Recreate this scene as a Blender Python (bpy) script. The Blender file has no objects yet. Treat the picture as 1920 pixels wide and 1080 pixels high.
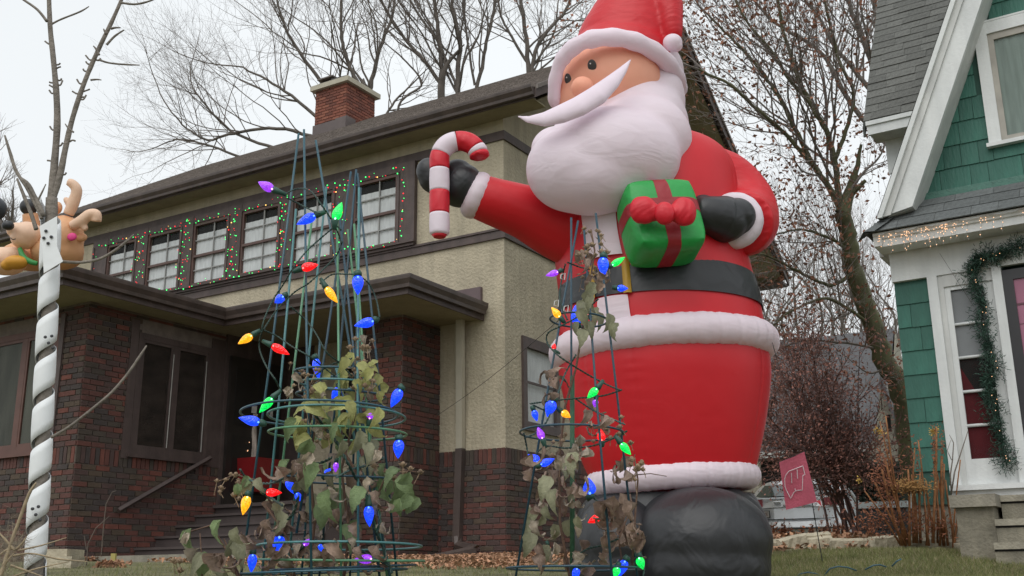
import bpy, math, random
import numpy as np
from mathutils import Vector, Matrix
R = math.radians
rng = random.Random(7)
S = bpy.context.scene
COL = S.collection

# ------------------------------------------------------------------ camera
PITCH, ROLL, FPX = R(15.32), R(-0.546), 1965.0
cF = Vector((0, math.cos(PITCH), math.sin(PITCH)))
cX0 = Vector((1, 0, 0)); cU0 = cX0.cross(cF)
cX = cX0*math.cos(ROLL) + cU0*math.sin(ROLL)
cU = -cX0*math.sin(ROLL) + cU0*math.cos(ROLL)
cam = bpy.data.cameras.new('camera'); camo = bpy.data.objects.new('camera', cam); COL.objects.link(camo)
cam.sensor_width = 36.0; cam.lens = 36.0*FPX/1920.0
cam.clip_start = 0.05; cam.clip_end = 2000
M3 = Matrix((cX, cU, -cF)).transposed()
camo.matrix_world = M3.to_4x4()
S.camera = camo

# ------------------------------------------------------------------ light
W = bpy.data.worlds.new('World'); S.world = W; W.use_nodes = True
wn = W.node_tree.nodes; wl = W.node_tree.links
bg = wn['Background']
sky = wn.new('ShaderNodeTexSky'); sky.sky_type = 'NISHITA'; sky.sun_disc = False
sky.sun_elevation = R(52); sky.sun_rotation = R(200); sky.dust_density = 3.0; sky.air_density = 1.0
hs = wn.new('ShaderNodeHueSaturation'); hs.inputs['Saturation'].default_value = 0.15
mx = wn.new('ShaderNodeMix'); mx.data_type = 'RGBA'; mx.inputs[0].default_value = 0.93
tc = wn.new('ShaderNodeTexCoord'); nz = wn.new('ShaderNodeTexNoise'); nz.inputs['Scale'].default_value = 1.6
nz.inputs['Detail'].default_value = 3
cr = wn.new('ShaderNodeValToRGB')
cr.color_ramp.elements[0].position = 0.3; cr.color_ramp.elements[0].color = (8.0, 8.35, 8.6, 1)
cr.color_ramp.elements[1].position = 0.75; cr.color_ramp.elements[1].color = (9.1, 9.5, 9.75, 1)
wl.new(tc.outputs['Generated'], nz.inputs['Vector']); wl.new(nz.outputs['Fac'], cr.inputs['Fac'])
wl.new(sky.outputs[0], hs.inputs['Color']); wl.new(hs.outputs[0], mx.inputs[6]); wl.new(cr.outputs[0], mx.inputs[7])
wl.new(mx.outputs[2], bg.inputs['Color']); bg.inputs['Strength'].default_value = 0.098
sd = bpy.data.lights.new('sun', 'SUN'); sd.energy = 1.3; sd.angle = R(60); sd.color = (1.0, 0.97, 0.93)
so = bpy.data.objects.new('sun', sd); COL.objects.link(so); so.rotation_euler = (R(38), 0, R(-20)); so.location = (0, 0, 30)
S.view_settings.view_transform = 'Standard'; S.view_settings.look = 'None'
S.view_settings.exposure = 0.16; S.view_settings.gamma = 1.0; S.view_settings.use_curve_mapping = False

# ------------------------------------------------------------------ materials
MATS = {}
def mat(name, col, rough=0.7, var=0.15, vscale=6.0, bump=0.0, bscale=60.0, metal=0.0, emit=0.0, ecol=None,
        trans=0.0, objrand=0.0, island=0.0, ramp=None, detail=4.0, stretch=None, alpha=None, sheen=0.0, spec=0.5, trl=0.0, coord='Object', streak=0.0):
    """procedural material: noise tint, optional per-object / per-island variation and bump"""
    if name in MATS: return MATS[name]
    m = bpy.data.materials.new(name); m.use_nodes = True; MATS[name] = m
    nt = m.node_tree; N = nt.nodes; L = nt.links; b = N['Principled BSDF']
    b.inputs['Roughness'].default_value = rough; b.inputs['Metallic'].default_value = metal
    b.inputs['Specular IOR Level'].default_value = spec
    co = N.new('ShaderNodeTexCoord'); src = co.outputs[coord]
    if stretch:
        mp = N.new('ShaderNodeMapping'); mp.inputs['Scale'].default_value = stretch; L.new(src, mp.inputs[0]); src = mp.outputs[0]
    n = N.new('ShaderNodeTexNoise'); n.inputs['Scale'].default_value = vscale; n.inputs['Detail'].default_value = detail
    L.new(src, n.inputs['Vector'])
    c0 = [max(0, c*(1-var)) for c in col]; c1 = [min(1, c*(1+var)) for c in col]
    r = N.new('ShaderNodeValToRGB'); r.color_ramp.elements[0].position = 0.3; r.color_ramp.elements[1].position = 0.7
    r.color_ramp.elements[0].color = (*c0, 1); r.color_ramp.elements[1].color = (*c1, 1)
    L.new(n.outputs['Fac'], r.inputs['Fac']); out = r.outputs[0]
    if ramp:
        rr = N.new('ShaderNodeValToRGB'); e = rr.color_ramp.elements
        while len(e) < len(ramp): e.new(0.5)
        for k, (p, c) in enumerate(ramp): e[k].position = p; e[k].color = (*c, 1)
        rr.color_ramp.interpolation = 'CONSTANT'
        if island: g = N.new('ShaderNodeNewGeometry'); L.new(g.outputs['Random Per Island'], rr.inputs['Fac'])
        else: g = N.new('ShaderNodeObjectInfo'); L.new(g.outputs['Random'], rr.inputs['Fac'])
        mm = N.new('ShaderNodeMix'); mm.data_type = 'RGBA'; mm.blend_type = 'MULTIPLY'; mm.inputs[0].default_value = 1
        sc = N.new('ShaderNodeValToRGB'); sc.color_ramp.elements[0].color = (1-var, 1-var, 1-var, 1); sc.color_ramp.elements[1].color = (1+var, 1+var, 1+var, 1)
        sc.color_ramp.elements[0].position = .3; sc.color_ramp.elements[1].position = .7
        L.new(n.outputs['Fac'], sc.inputs[0])
        L.new(rr.outputs[0], mm.inputs[6]); L.new(sc.outputs[0], mm.inputs[7]); out = mm.outputs[2]
    elif objrand or island:
        if island: g = N.new('ShaderNodeNewGeometry'); ro = g.outputs['Random Per Island']; amt = island
        else: g = N.new('ShaderNodeObjectInfo'); ro = g.outputs['Random']; amt = objrand
        mr = N.new('ShaderNodeMapRange'); mr.inputs[3].default_value = 1-amt; mr.inputs[4].default_value = 1+amt
        L.new(ro, mr.inputs[0]); h = N.new('ShaderNodeHueSaturation'); L.new(mr.outputs[0], h.inputs['Value']); L.new(out, h.inputs['Color']); out = h.outputs[0]
    if streak:
        m2 = N.new('ShaderNodeMapping'); m2.inputs['Scale'].default_value = (5, 5, .45); L.new(co.outputs[coord], m2.inputs[0])
        n3 = N.new('ShaderNodeTexNoise'); n3.inputs['Scale'].default_value = 1.3; n3.inputs['Detail'].default_value = 6; n3.inputs['Roughness'].default_value = .65; L.new(m2.outputs[0], n3.inputs['Vector'])
        r3 = N.new('ShaderNodeValToRGB'); r3.color_ramp.elements[0].position = .36; r3.color_ramp.elements[1].position = .62
        r3.color_ramp.elements[0].color = (1-streak, 1-streak*.97, 1-streak*.92, 1); r3.color_ramp.elements[1].color = (1.0, 1.0, 1.0, 1)
        L.new(n3.outputs['Fac'], r3.inputs[0]); x3 = N.new('ShaderNodeMix'); x3.data_type = 'RGBA'; x3.blend_type = 'MULTIPLY'; x3.inputs[0].default_value = 1
        L.new(out, x3.inputs[6]); L.new(r3.outputs[0], x3.inputs[7]); out = x3.outputs[2]
    L.new(out, b.inputs['Base Color'])
    if bump:
        n2 = N.new('ShaderNodeTexNoise'); n2.inputs['Scale'].default_value = bscale; n2.inputs['Detail'].default_value = 5
        L.new(src, n2.inputs['Vector'])
        bm = N.new('ShaderNodeBump'); bm.inputs['Strength'].default_value = min(1, bump); bm.inputs['Distance'].default_value = 0.02
        L.new(n2.outputs['Fac'], bm.inputs['Height']); L.new(bm.outputs[0], b.inputs['Normal'])
    if emit:
        b.inputs['Emission Color'].default_value = (*(ecol or col), 1); b.inputs['Emission Strength'].default_value = emit
    if trans: b.inputs['Transmission Weight'].default_value = trans
    if sheen: b.inputs['Sheen Weight'].default_value = sheen
    if trl:
        t = N.new('ShaderNodeBsdfTranslucent'); L.new(out, t.inputs['Color']); ms = N.new('ShaderNodeMixShader'); ms.inputs[0].default_value = trl
        L.new(b.outputs[0], ms.inputs[1]); L.new(t.outputs[0], ms.inputs[2]); L.new(ms.outputs[0], N['Material Output'].inputs['Surface'])
    return m

# ------------------------------------------------------------------ meshes
class MB:
    """collects faces, then links them as ONE mesh object"""
    def __init__(s): s.v = []; s.f = []; s.m = []; s.mi = 0
    def add(s, vs, fs):
        o = len(s.v); s.v.extend([tuple(p) for p in vs]); s.f.extend([tuple(i+o for i in f) for f in fs]); s.m.extend([s.mi]*len(fs)); return s
    def box(s, a, b):
        x0, y0, z0 = [min(a[i], b[i]) for i in range(3)]; x1, y1, z1 = [max(a[i], b[i]) for i in range(3)]
        return s.add([(x0,y0,z0),(x1,y0,z0),(x1,y1,z0),(x0,y1,z0),(x0,y0,z1),(x1,y0,z1),(x1,y1,z1),(x0,y1,z1)],
                     [(0,3,2,1),(4,5,6,7),(0,1,5,4),(1,2,6,5),(2,3,7,6),(3,0,4,7)])
    def hexa(s, p):   # 8 corners, bottom 4 ccw then top 4
        return s.add(p, [(0,3,2,1),(4,5,6,7),(0,1,5,4),(1,2,6,5),(2,3,7,6),(3,0,4,7)])
    def prism(s, pts, off):   # polygon extruded by a vector
        n = len(pts); off = Vector(off); q = [Vector(p) for p in pts]
        vs = q + [p+off for p in q]
        return s.add(vs, [tuple(range(n))[::-1], tuple(range(n, 2*n))] + [(i, (i+1) % n, n+(i+1) % n, n+i) for i in range(n)])
    def tube(s, path, rad, n=6, closed=False, cap=True, flat=1.0, up=None):
        P = [Vector(p) for p in path]; k = len(P)
        rs = rad if isinstance(rad, (list, tuple)) else [rad]*k
        T = []
        for i in range(k):
            a = P[(i-1) % k] if (closed or i > 0) else P[0]; b = P[(i+1) % k] if (closed or i < k-1) else P[-1]
            t = (b-a); T.append(t.normalized() if t.length > 1e-9 else Vector((0,0,1)))
        u = Vector(up) if up else (Vector((0,0,1)) if abs(T[0].z) < .9 else Vector((1,0,0)))
        u = (u - T[0]*u.dot(T[0])).normalized(); vs = []
        for i in range(k):
            u = (u - T[i]*u.dot(T[i]));  u = u.normalized() if u.length > 1e-6 else T[i].orthogonal().normalized()
            w = T[i].cross(u)
            for j in range(n):
                a = 2*math.pi*j/n; vs.append(P[i] + (u*math.cos(a)*flat + w*math.sin(a))*rs[i])
        fs = []
        for i in range(k if closed else k-1):
            for j in range(n):
                i2 = (i+1) % k; fs.append((i*n+j, i*n+(j+1) % n, i2*n+(j+1) % n, i2*n+j))
        if cap and not closed: fs.append(tuple(range(n))[::-1]); fs.append(tuple(range((k-1)*n, k*n)))
        return s.add(vs, fs)
    def ball(s, c, r, nu=16, nv=10, rot=None):
        c = Vector(c); r = r if isinstance(r, (list, tuple)) else (r, r, r); vs = []; 
        vs.append((0,0,-r[2]))
        for i in range(1, nv):
            t = math.pi*i/nv - math.pi/2
            for j in range(nu):
                a = 2*math.pi*j/nu; vs.append((r[0]*math.cos(t)*math.cos(a), r[1]*math.cos(t)*math.sin(a), r[2]*math.sin(t)))
        vs.append((0,0,r[2])); top = len(vs)-1; fs = []
        for j in range(nu): fs.append((0, 1+(j+1) % nu, 1+j)); fs.append((top, 1+(nv-2)*nu+j, 1+(nv-2)*nu+(j+1) % nu))
        for i in range(nv-2):
            for j in range(nu): fs.append((1+i*nu+j, 1+i*nu+(j+1) % nu, 1+(i+1)*nu+(j+1) % nu, 1+(i+1)*nu+j))
        vs = [Vector(p) for p in vs]
        if rot: vs = [rot @ p for p in vs]
        return s.add([p+c for p in vs], fs)
    def mesh(s, name, mats, smooth=False):
        me = bpy.data.meshes.new(name); me.from_pydata([tuple(p) for p in s.v], [], s.f)
        for m in (mats if isinstance(mats, (list, tuple)) else [mats]): me.materials.append(m)
        if isinstance(mats, (list, tuple)) and len(mats) > 1: me.polygons.foreach_set('material_index', s.m)
        if smooth: me.polygons.foreach_set('use_smooth', [True]*len(me.polygons))
        me.update(); return me
    def build(s, name, mats, parent=None, smooth=False, world=False, kind=None):
        if world and parent is not None:
            inv = WM(parent).inverted(); s.v = [inv @ Vector(p) for p in s.v]
        o = bpy.data.objects.new(name, s.mesh(name, mats, smooth)); COL.objects.link(o)
        if parent is not None: o.parent = parent
        if kind: o['kind'] = kind
        return o

def WM(o):
    m = o.matrix_basis.copy()
    while o.parent: o = o.parent; m = o.matrix_basis @ m
    return m
def thing(name, label, cat, loc=(0,0,0), rz=0.0, group=None):
    o = bpy.data.objects.new(name, None); COL.objects.link(o); o.empty_display_size = 0.1
    o.location = loc; o.rotation_euler = (0, 0, rz); o['label'] = label; o['category'] = cat
    if group: o['group'] = group
    return o
def tag(o, label, cat, group=None):
    o['label'] = label; o['category'] = cat
    if group: o['group'] = group
    return o
def inst(src, parent, M, name=None):
    o = src.copy(); COL.objects.link(o); o.parent = parent; o.matrix_basis = M
    return o
def place(mesh, name, parent, M):
    o = bpy.data.objects.new(name, mesh); COL.objects.link(o); o.parent = parent; o.matrix_basis = M; return o

def vat(x, y, d): return pl(x, y, d)
# a point of the place, found from the survey of the photograph (direction through x, y at a depth)
def ray(x, y): return cX*((x-960)/FPX) - cU*((y-540)/FPX) + cF
def at(x, y, d): return ray(x, y)*d
def pl(x, y, Y): r = ray(x, y); return r*(Y/r.y)       # on the vertical plane at distance Y
def px(v, d): return v*d/FPX                             # size of v photo pixels at depth d

class Frame:
    """a house's own axes: a along the front (to the right), b into the house, z up"""
    def __init__(s, az, x, y, d):
        s.a = Vector((-math.sin(az), -math.cos(az), 0)); s.b = Vector((math.cos(az), -math.sin(az), 0))
        s.o = at(x, y, d); s.o.z = 0; s.rz = math.atan2(s.a.y, s.a.x)
    def w(s, a, b, z): return s.o + s.a*a + s.b*b + Vector((0, 0, z))
    def loc(s, p): q = Vector(p)-s.o; return Vector((q.dot(s.a), q.dot(s.b), p[2]))
    def B(s, x, y, b): r = ray(x, y); return s.loc(r*((b + s.o.dot(s.b))/r.dot(s.b)))
    def A(s, x, y, a): r = ray(x, y); return s.loc(r*((a + s.o.dot(s.a))/r.dot(s.a)))
HF = Frame(R(-58.8), 948, 840, 13.4)
GF = Frame(R(-57.0), 1785, 910, 9.0)

# ------------------------------------------------------------------ ground
def sstep(a, b, x): t = max(0, min(1, (x-a)/(b-a))); return t*t*(3-2*t)
def gz(x, y):
    z = -1.45 + 1.38*sstep(1.0, 2.45, y)
    z += 0.26*sstep(5.6, 12.5, y)
    z += (0.10*sstep(6.8, 8.6, y) + 0.12*sstep(8.6, 13, y))*sstep(1.2, 2.6, x)*(1-0.9*sstep(3.4, 4.6, x)*(1-sstep(10, 12, y)))
    z += 0.03*sstep(13, 20, y)
    z += 0.012*math.sin(x*2.3+1)*math.sin(y*1.7) * sstep(2, 3, y)
    return z
M_lawn = mat('lawn_soil', (0.13, 0.125, 0.06), .95, .35, 3.0, .6, 40)
def ground():
    xs = [-400,-150,-60,-30,-20]+[-14+0.35*i for i in range(81)]+[20,30,60,150,400]
    ys = [-300,-60,-20,-8,-3,0,.5,.9]+[1.0+.15*i for i in range(14)]+[3.2+.35*i for i in range(46)]+[20,24,30,40,60,120,300,900]
    m = MB(); vs = [(x, y, gz(x, y)) for y in ys for x in xs]; n = len(xs)
    m.add(vs, [(j*n+i, j*n+i+1, (j+1)*n+i+1, (j+1)*n+i) for j in range(len(ys)-1) for i in range(n-1)])
    m.build('ground', M_lawn, smooth=True, kind='structure')
ground()
# ------------------------------------------------------------------ stucco and brick house
M_stucco = mat('stucco', (0.46, 0.405, 0.297), .95, .13, 2.2, 1.0, 24, streak=.16)
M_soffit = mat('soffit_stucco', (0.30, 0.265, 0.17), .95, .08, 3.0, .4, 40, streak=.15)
M_trim = mat('dark_brown_trim', (0.088, 0.062, 0.056), .55, .16, 8, .2, 50, streak=.28)
M_gutter = mat('brown_gutter', (0.092, 0.069, 0.061), .42, .12, 5, .1, 30, streak=.28)
M_mortar = mat('mortar', (0.19, 0.155, 0.135), .95, .2, 10, .4, 80)
BR = [(0, (.075,.045,.040)), (.22, (.105,.044,.036)), (.40, (.064,.050,.040)), (.56, (.120,.046,.036)), (.70, (.056,.044,.041)), (.82, (.150,.052,.038)), (.90,(.085,.060,.042))]
M_brick = mat('brick_one', (.08,.04,.03), .85, .18, 9, .35, 60, ramp=BR)
M_brickj = mat('brick_many', (.08,.04,.03), .85, .18, 9, .35, 60, ramp=BR, island=1)
CR = [(0, (.17,.060,.042)), (.3, (.22,.075,.05)), (.6, (.14,.052,.038)), (.8,(.25,.095,.062))]
M_cbrick = mat('chimney_brick', (.2,.07,.05), .9, .15, 9, .3, 60, ramp=CR)
M_cmortar = mat('chimney_mortar', (.26,.15,.11), .95, .1, 9, .2, 60)
M_conc = mat('concrete', (.30,.275,.22), .9, .16, 4, .4, 45, streak=.25)
M_roof = mat('asphalt_shingle_brown', (.135,.112,.098), .95, .34, 9, .8, 40, stretch=(1,1,3))
M_glass = mat('window_glass', (.02,.022,.022), .06, .05, 3, spec=.8)
M_curtain = mat('lace_curtain', (.80,.82,.82), .9, .10, 9, .3, 30, stretch=(3,3,.4), )
M_wood = mat('brown_window_wood', (.095,.052,.042), .5, .15, 8, .1, 40)
M_step = mat('painted_steps', (.075,.058,.055), .7, .12, 5, .1, 40)
M_dark = mat('dark_interior', (.012,.011,.010), .9, .1)

house = thing('stucco_house', 'two-storey beige stucco house with brown trim and dark brick porch behind the big inflatable', 'house', HF.o, HF.rz)
BRK = []      # every brick wanted: (distance, matrix, size)
def brick_field(fr, o, u, n, width, z0, z1, soldier=(), holes=(), L=.2, Hc=.068, D=.02):
    """courses over a wall: o = lower left corner (local), u = along, n = outward"""
    o, u, n = Vector(o), Vector(u), Vector(n); g = .012
    z = z0; k = 0
    def put(x0, x1, za, zb):
        if x1-x0 < .02: return
        xm, zm = (x0+x1)/2, (za+zb)/2
        for h in holes:
            if h[0] < xm < h[1] and h[2] < zm < h[3]: return
        pr = rng.uniform(-.0035, .0035)
        c = o + u*xm + Vector((0,0,zm)) + n*pr
        BRK.append(((fr.w(*c)).length, c, u, n, (x1-x0-g), (zb-za-g), D))
    while z < z1-.01:
        sd = [q for q in soldier if q <= z+.001 < q+.20]
        if sd:
            x = 0
            while x < width-.01: put(x, min(x+Hc, width), z, z+.205); x += Hc
            z += .205; continue
        x = -L/2 if k % 2 else 0
        while x < width-.005:
            put(max(0, x), min(x+L+.0, width), z, min(z+Hc, z1)); x += L
        z += Hc; k += 1
def brick_mesh(name, m, sx, sz, D):
    b = MB(); c = .003; x, y, z = sx/2, D/2, sz/2
    b.add([(-x,y,-z),(x,y,-z),(x,y,z),(-x,y,z),(-x,-y+c,-z),(x,-y+c,-z),(x,-y+c,z),(-x,-y+c,z),(-x+c,-y,-z+c),(x-c,-y,-z+c),(x-c,-y,z-c),(-x+c,-y,z-c)],
          [(4,5,1,0),(5,6,2,1),(6,7,3,2),(7,4,0,3),(4,8,9,5),(5,9,10,6),(6,10,11,7),(7,11,8,4),(8,11,10,9)])
    return b.mesh(name, m)
def brick_build(parent, limit, m1, mj, part='brick', stuff='brick_courses'):
    BRK.sort(key=lambda t: t[0]); cache = {}; big = MB()
    for i, (d, c, u, n, w, h, D) in enumerate(BRK):
        M = Matrix((u, -n, Vector((0,0,1)))).transposed().to_4x4(); M.translation = c
        if i < limit:
            key = (round(w, 3), round(h, 3))
            if key not in cache: cache[key] = brick_mesh(part, m1, w, h, D)
            place(cache[key], part, parent, M)
        else:
            x, y, z = w/2, D/2, h/2
            vs = [M @ Vector(p) for p in [(-x,y,-z),(x,y,-z),(x,y,z),(-x,y,z),(-x,-y,-z),(x,-y,-z),(x,-y,z),(-x,-y,z)]]
            big.add(vs, [(4,5,1,0),(5,6,2,1),(6,7,3,2),(7,4,0,3),(4,7,6,5)])
    if big.v: big.build(stuff, mj, parent, kind='stuff')
    BRK.clear()

def build_house():
    h = house
    a0, a1 = -11.0, 0.0; PB, PA = -3.49, -3.83      # porch block front / its right side
    # walls
    w = MB()
    w.box((a0, 0, 1.57), (-3.3, .25, 6.20)); w.box((-3.3, 0, 1.57), (0, .25, 6.20))
    # gable wall on the right with an opening for the side window
    sw = (0.42, 1.42, 1.85, 3.12)
    w.box((-.25, .25, 1.57), (0, sw[0], 6.2)); w.box((-.25, sw[1], 1.57), (0, 10.2, 6.2))
    w.box((-.25, sw[0], 1.57), (0, sw[1], sw[2])); w.box((-.25, sw[0], sw[3]), (0, sw[1], 6.2))
    w.prism([(-.25, 0.0, 6.2), (-.25, 10.2, 6.2), (-.25, 5.15, 9.45)], (.25, 0, 0))
    w.prism([(a0, 0.0, 6.2), (a0, 10.2, 6.2), (a0, 5.15, 9.45)], (.25, 0, 0))
    w.box((a0, 10, 0), (0, 10.2, 6.2)); w.box((a0, .25, 0), (a0+.25, 10, 6.2))
    w.build('wall', M_stucco, h)
    # brick bodies (mortar) ; bricks stand proud of them
    mo = MB(); e = .006
    mo.box((-1.09, e, -.3), (-e, .3, 1.57)); mo.box((-.3, .3, -.3), (-e, 10.2, 1.57))
    mo.box((PA-2.8+e, PB+e, -.3), (PA-e, -.2, 3.3))                          # left porch room
    mo.box((-1.75, -.84+e, -.3), (-1.04-e, -.004, 3.3))                       # pier
    mo.build('mortar_wall', M_mortar, h)
    # recess walls
    r = MB(); r.box((PA, -1.25, .9), (PA+.04, .05, 3.3)); r.build('recess_wall', M_trim, h)
    # bricks
    brick_field(HF, (-1.09, 0, 0), (1,0,0), (0,-1,0), 1.09, -.05, 1.57, soldier=(1.365,))
    brick_field(HF, (0, 0, 0), (0,1,0), (1,0,0), 3.0, -.05, 1.57, soldier=(1.365,))
    brick_field(HF, (PA-2.8, PB, 0), (1,0,0), (0,-1,0), 2.8, .1, 3.27, soldier=(1.26,), holes=((-.1, 2.28, 1.46, 3.2),))
    brick_field(HF, (PA, PB, 0), (0,1,0), (1,0,0), 2.24, .1, 3.27, soldier=(1.26,), holes=((.72, 2.3, 1.465, 3.2),))
    brick_field(HF, (-1.75, -.84, 0), (1,0,0), (0,-1,0), .71, .1, 3.27, soldier=(1.365,))
    brick_field(HF, (-1.04, -.84, 0), (0,1,0), (1,0,0), .84, .1, 3.27, soldier=(1.365,))
    brick_build(h, 300, M_brick, M_brickj)
    # projecting soldier-course ledge under the windows
    # belt and frieze boards
    t = MB()
    t.box((a0, -.035, 4.39), (.035, 0, 4.51)); t.box((0.0, 0, 4.39), (.035, 10.0, 4.51)); t.box((a0, -.055, 4.50), (.055, -.001, 4.53))
    t.build('belt_board', M_trim, h)
    t = MB(); t.box((a0, -.03, 5.82), (.03, 0, 5.95)); t.box((0, 0, 5.82), (.03, 10.0, 5.95)); t.build('frieze_board', M_trim, h)
    # window band
    B0, B1 = -8.57, -1.46; zt, zb = 5.82, 4.53
    wins = [(-8.18, -7.45), (-7.13, -6.32), (-6.02, -5.22), (-4.91, -4.10), (-3.80, -3.00), (-2.60, -1.78)]
    edges = [B0] + [x for p in wins for x in p] + [B1]
    WT, WB = 5.69, 4.60
    for i, (l, rr) in enumerate(zip(edges[::2], edges[1::2])):
        p = MB(); p.box((l, -.075, zb), (rr, -.004, zt)); p.box((l+.01, -.09, zb+.02), (min(l+.05, rr), -.075, WT)); p.build('window_post', M_trim, h)
    p = MB(); p.box((B0, -.07, WT), (B1, -.03, zt-.002)); p.build('head_board', M_trim, h)
    p = MB(); p.box((B0, -.085, zb), (B1, -.03, WB)); p.box((B0-.03, -.12, WB-.03), (B1+.03, -.086, WB)); p.build('sill_board', M_trim, h)
    for (l, rr) in wins:
        f = MB(); y0, y1 = -.055, -.015; fw = .038
        f.box((l, y0, WB), (l+fw, y1, WT)); f.box((rr-fw, y0, WB), (rr, y1, WT)); f.box((l+fw, y0, WB), (rr-fw, y1, WB+.05)); f.box((l+fw, y0, WT-.05), (rr-fw, y1, WT))
        zm = 5.11; f.box((l+fw, y0-.008, zm-.02), (rr-fw, y1-.004, zm+.02))
        fo = f.build('window', M_wood, h)
        g = MB(); xm = (l+rr)/2+.06
        for zz0, zz1 in ((WB+.05, zm-.02), (zm+.02, WT-.05)):
            g.box((xm-.008, -.040, zz0), (xm+.008, -.018, zz1)); zc = (zz0+zz1)/2
            g.box((l+fw, -.038, zc-.008), (xm-.008, -.018, zc+.008)); g.box((xm+.008, -.038, zc-.008), (rr-fw, -.018, zc+.008))
        g.build('muntin', mat('grey_muntin', (.30,.30,.29), .6), fo)
        for (qa, qb) in ((WB+.05, zm-.02), (zm+.02, WT-.05)):
            q = MB(); q.add([(l+fw, -.013, qa), (rr-fw, -.013, qa), (rr-fw, -.013, qb), (l+fw, -.013, qb)], [(0,1,2,3)]); q.build('pane', M_paneglass, fo)
        # cafe curtain in soft folds, covering all but the top
        c = MB(); n = 40; ztop = 5.50; vs = []
        for j in range(n+1):
            x = l+fw+(rr-l-2*fw)*j/n; y = -.006+.004*math.sin(j*1.1+l*3)
            vs += [(x, y, WB+.05), (x, y, ztop)]
        c.add(vs, [(2*j, 2*j+2, 2*j+3, 2*j+1) for j in range(n)]); c.build('curtain', M_curtain, fo, smooth=True)
        k = MB(); k.box((l+fw, -.0015, WB+.05), (rr-fw, -.001, WT-.05)); k.build('pane_backing', M_dark, fo)  # dark sheet painted as the unlit room behind the glass
    # side window (gable wall)
    f = MB(); b0, b1, z0, z1 = sw
    f.box((-.02, b0-.0, z0), (.035, b0+.10, z1)); f.box((-.02, b1-.10, z0), (.035, b1, z1)); f.box((-.02, b0+.10, z0), (.035, b1-.10, z0+.12)); f.box((-.02, b0+.10, z1-.14), (.035, b1-.10, z1))
    f.box((-.0, b0+.10, 2.49), (.02, b1-.10, 2.52)); fo = f.build('window', M_trim, h)
    g = MB(); g.add([(-.01, b0+.10, z0+.12), (-.01, b1-.10, z0+.12), (-.01, b1-.10, z1-.14), (-.01, b0+.10, z1-.14)], [(0,1,2,3)]); g.build('pane', M_paneglass, fo)
    g = MB(); g.box((-.06, b0+.02, z0+.02), (-.03, b1-.02, z1-.02)); g.build('curtain', M_curtain, fo)
    # main roof
    RP = (9.75-6.28)/5.5
    rl, rr = -11.7, .78; bf, br, brg = -.42, 10.65, 5.1
    zE, zR = 6.26, 9.72; th = .16
    def zr(b): return zE+(zR-zE)*(b-bf)/(brg-bf) if b <= brg else zR-(zR-zE)*(b-brg)/(br-brg)
    rf = MB()
    rf.prism([(rl, bf, zE), (rl, brg, zR), (rl, br, zE), (rl, br, zE-.05), (rl, brg, zR-.055), (rl, bf, zE-.05)], (rr-rl, 0, 0))
    roof = rf.build('roof', M_roof, h)
    # shingle butt lines near the eave
    sh = MB()
    for k in range(44):
        b = bf+ k*.125; z = zr(b)+.004; b2 = b+.127
        if b2 > brg: break
        sh.add([(rl, b, z+.006), (rr, b, z+.006), (rr, b2, zr(b2)+.004), (rl, b2, zr(b2)+.004), (rl, b, z-.004), (rr, b, z-.004)], [(0,1,2,3), (4,5,1,0)])
    sh.build('shingle_courses', M_roof, roof, kind='stuff')
    # eave soffit, rake soffit and boards
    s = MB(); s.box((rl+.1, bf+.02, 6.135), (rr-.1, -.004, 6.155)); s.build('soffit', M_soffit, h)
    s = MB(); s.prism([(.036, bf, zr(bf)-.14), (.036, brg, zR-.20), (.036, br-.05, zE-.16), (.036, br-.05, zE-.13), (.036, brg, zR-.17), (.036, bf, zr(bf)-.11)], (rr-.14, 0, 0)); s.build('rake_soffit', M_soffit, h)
    s = MB(); s.prism([(rr-.03, bf-.02, zE-.17), (rr-.03, brg, zR-.24), (rr-.03, br, zE-.20), (rr-.03, br, zE-.06), (rr-.03, brg, zR-.058), (rr-.03, bf-.02, zE-.055)], (.035, 0, 0)); s.build('rake_board', M_trim, h)
    s = MB(); s.prism([(rr+.006, bf-.02, zE-.05), (rr+.006, brg, zR-.05), (rr+.006, br, zE-.05), (rr+.006, br, zE+.012), (rr+.006, brg, zR+.012), (rr+.006, bf-.02, zE+.012)], (.03, 0, 0)); s.build('drip_edge', mat('pale_brown_edge', (.17,.145,.13), .6), h)
    s = MB(); s.box((.05, br-.32, zE-.22), (rr-.031, br, zE-.165)); s.build('eave_return', M_trim, h)
    def gutter(path, name='gutter', H=.13, Wd=.12, par=h):
        """K-profile along a polyline of (a,b,z, outward a, outward b)"""
        g = MB(); prof = [(0,0), (0,-H), (Wd*.55,-H), (Wd*.62,-H*.72), (Wd*.95,-H*.35), (Wd,-H*.12), (Wd,0), (Wd-.015,0), (Wd-.02,-H*.3)]
        vs = []; n = len(prof)
        for (a, b, z, oa, ob) in path:
            for (o, dz) in prof: vs.append((a+oa*o, b+ob*o, z+dz))
        fs = [(i*n+j, (i+1)*n+j, (i+1)*n+j+1, i*n+j+1) for i in range(len(path)-1) for j in range(n-1)]
        fs += [tuple(range(n)), tuple(range((len(path)-1)*n, len(path)*n))[::-1]]
        g.add(vs, fs); return g.build(name, M_gutter, par)
    gutter([(rl, bf, 6.25, 0, -1), (rr-.02, bf, 6.25, 0, -1)])
    f = MB(); f.box((rl, bf, 6.10), (rr-.035, bf+.018, 6.255)); f.build('fascia', M_trim, h)
    # chimney
    cb, ca1, ca0, cb1 = 4.3, -6.58, -7.46, 5.25
    ch = MB(); ch.box((ca0+.006, cb+.006, 8.9), (ca1-.006, cb1-.006, 10.26)); cho = ch.build('chimney', M_cmortar, h)
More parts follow.
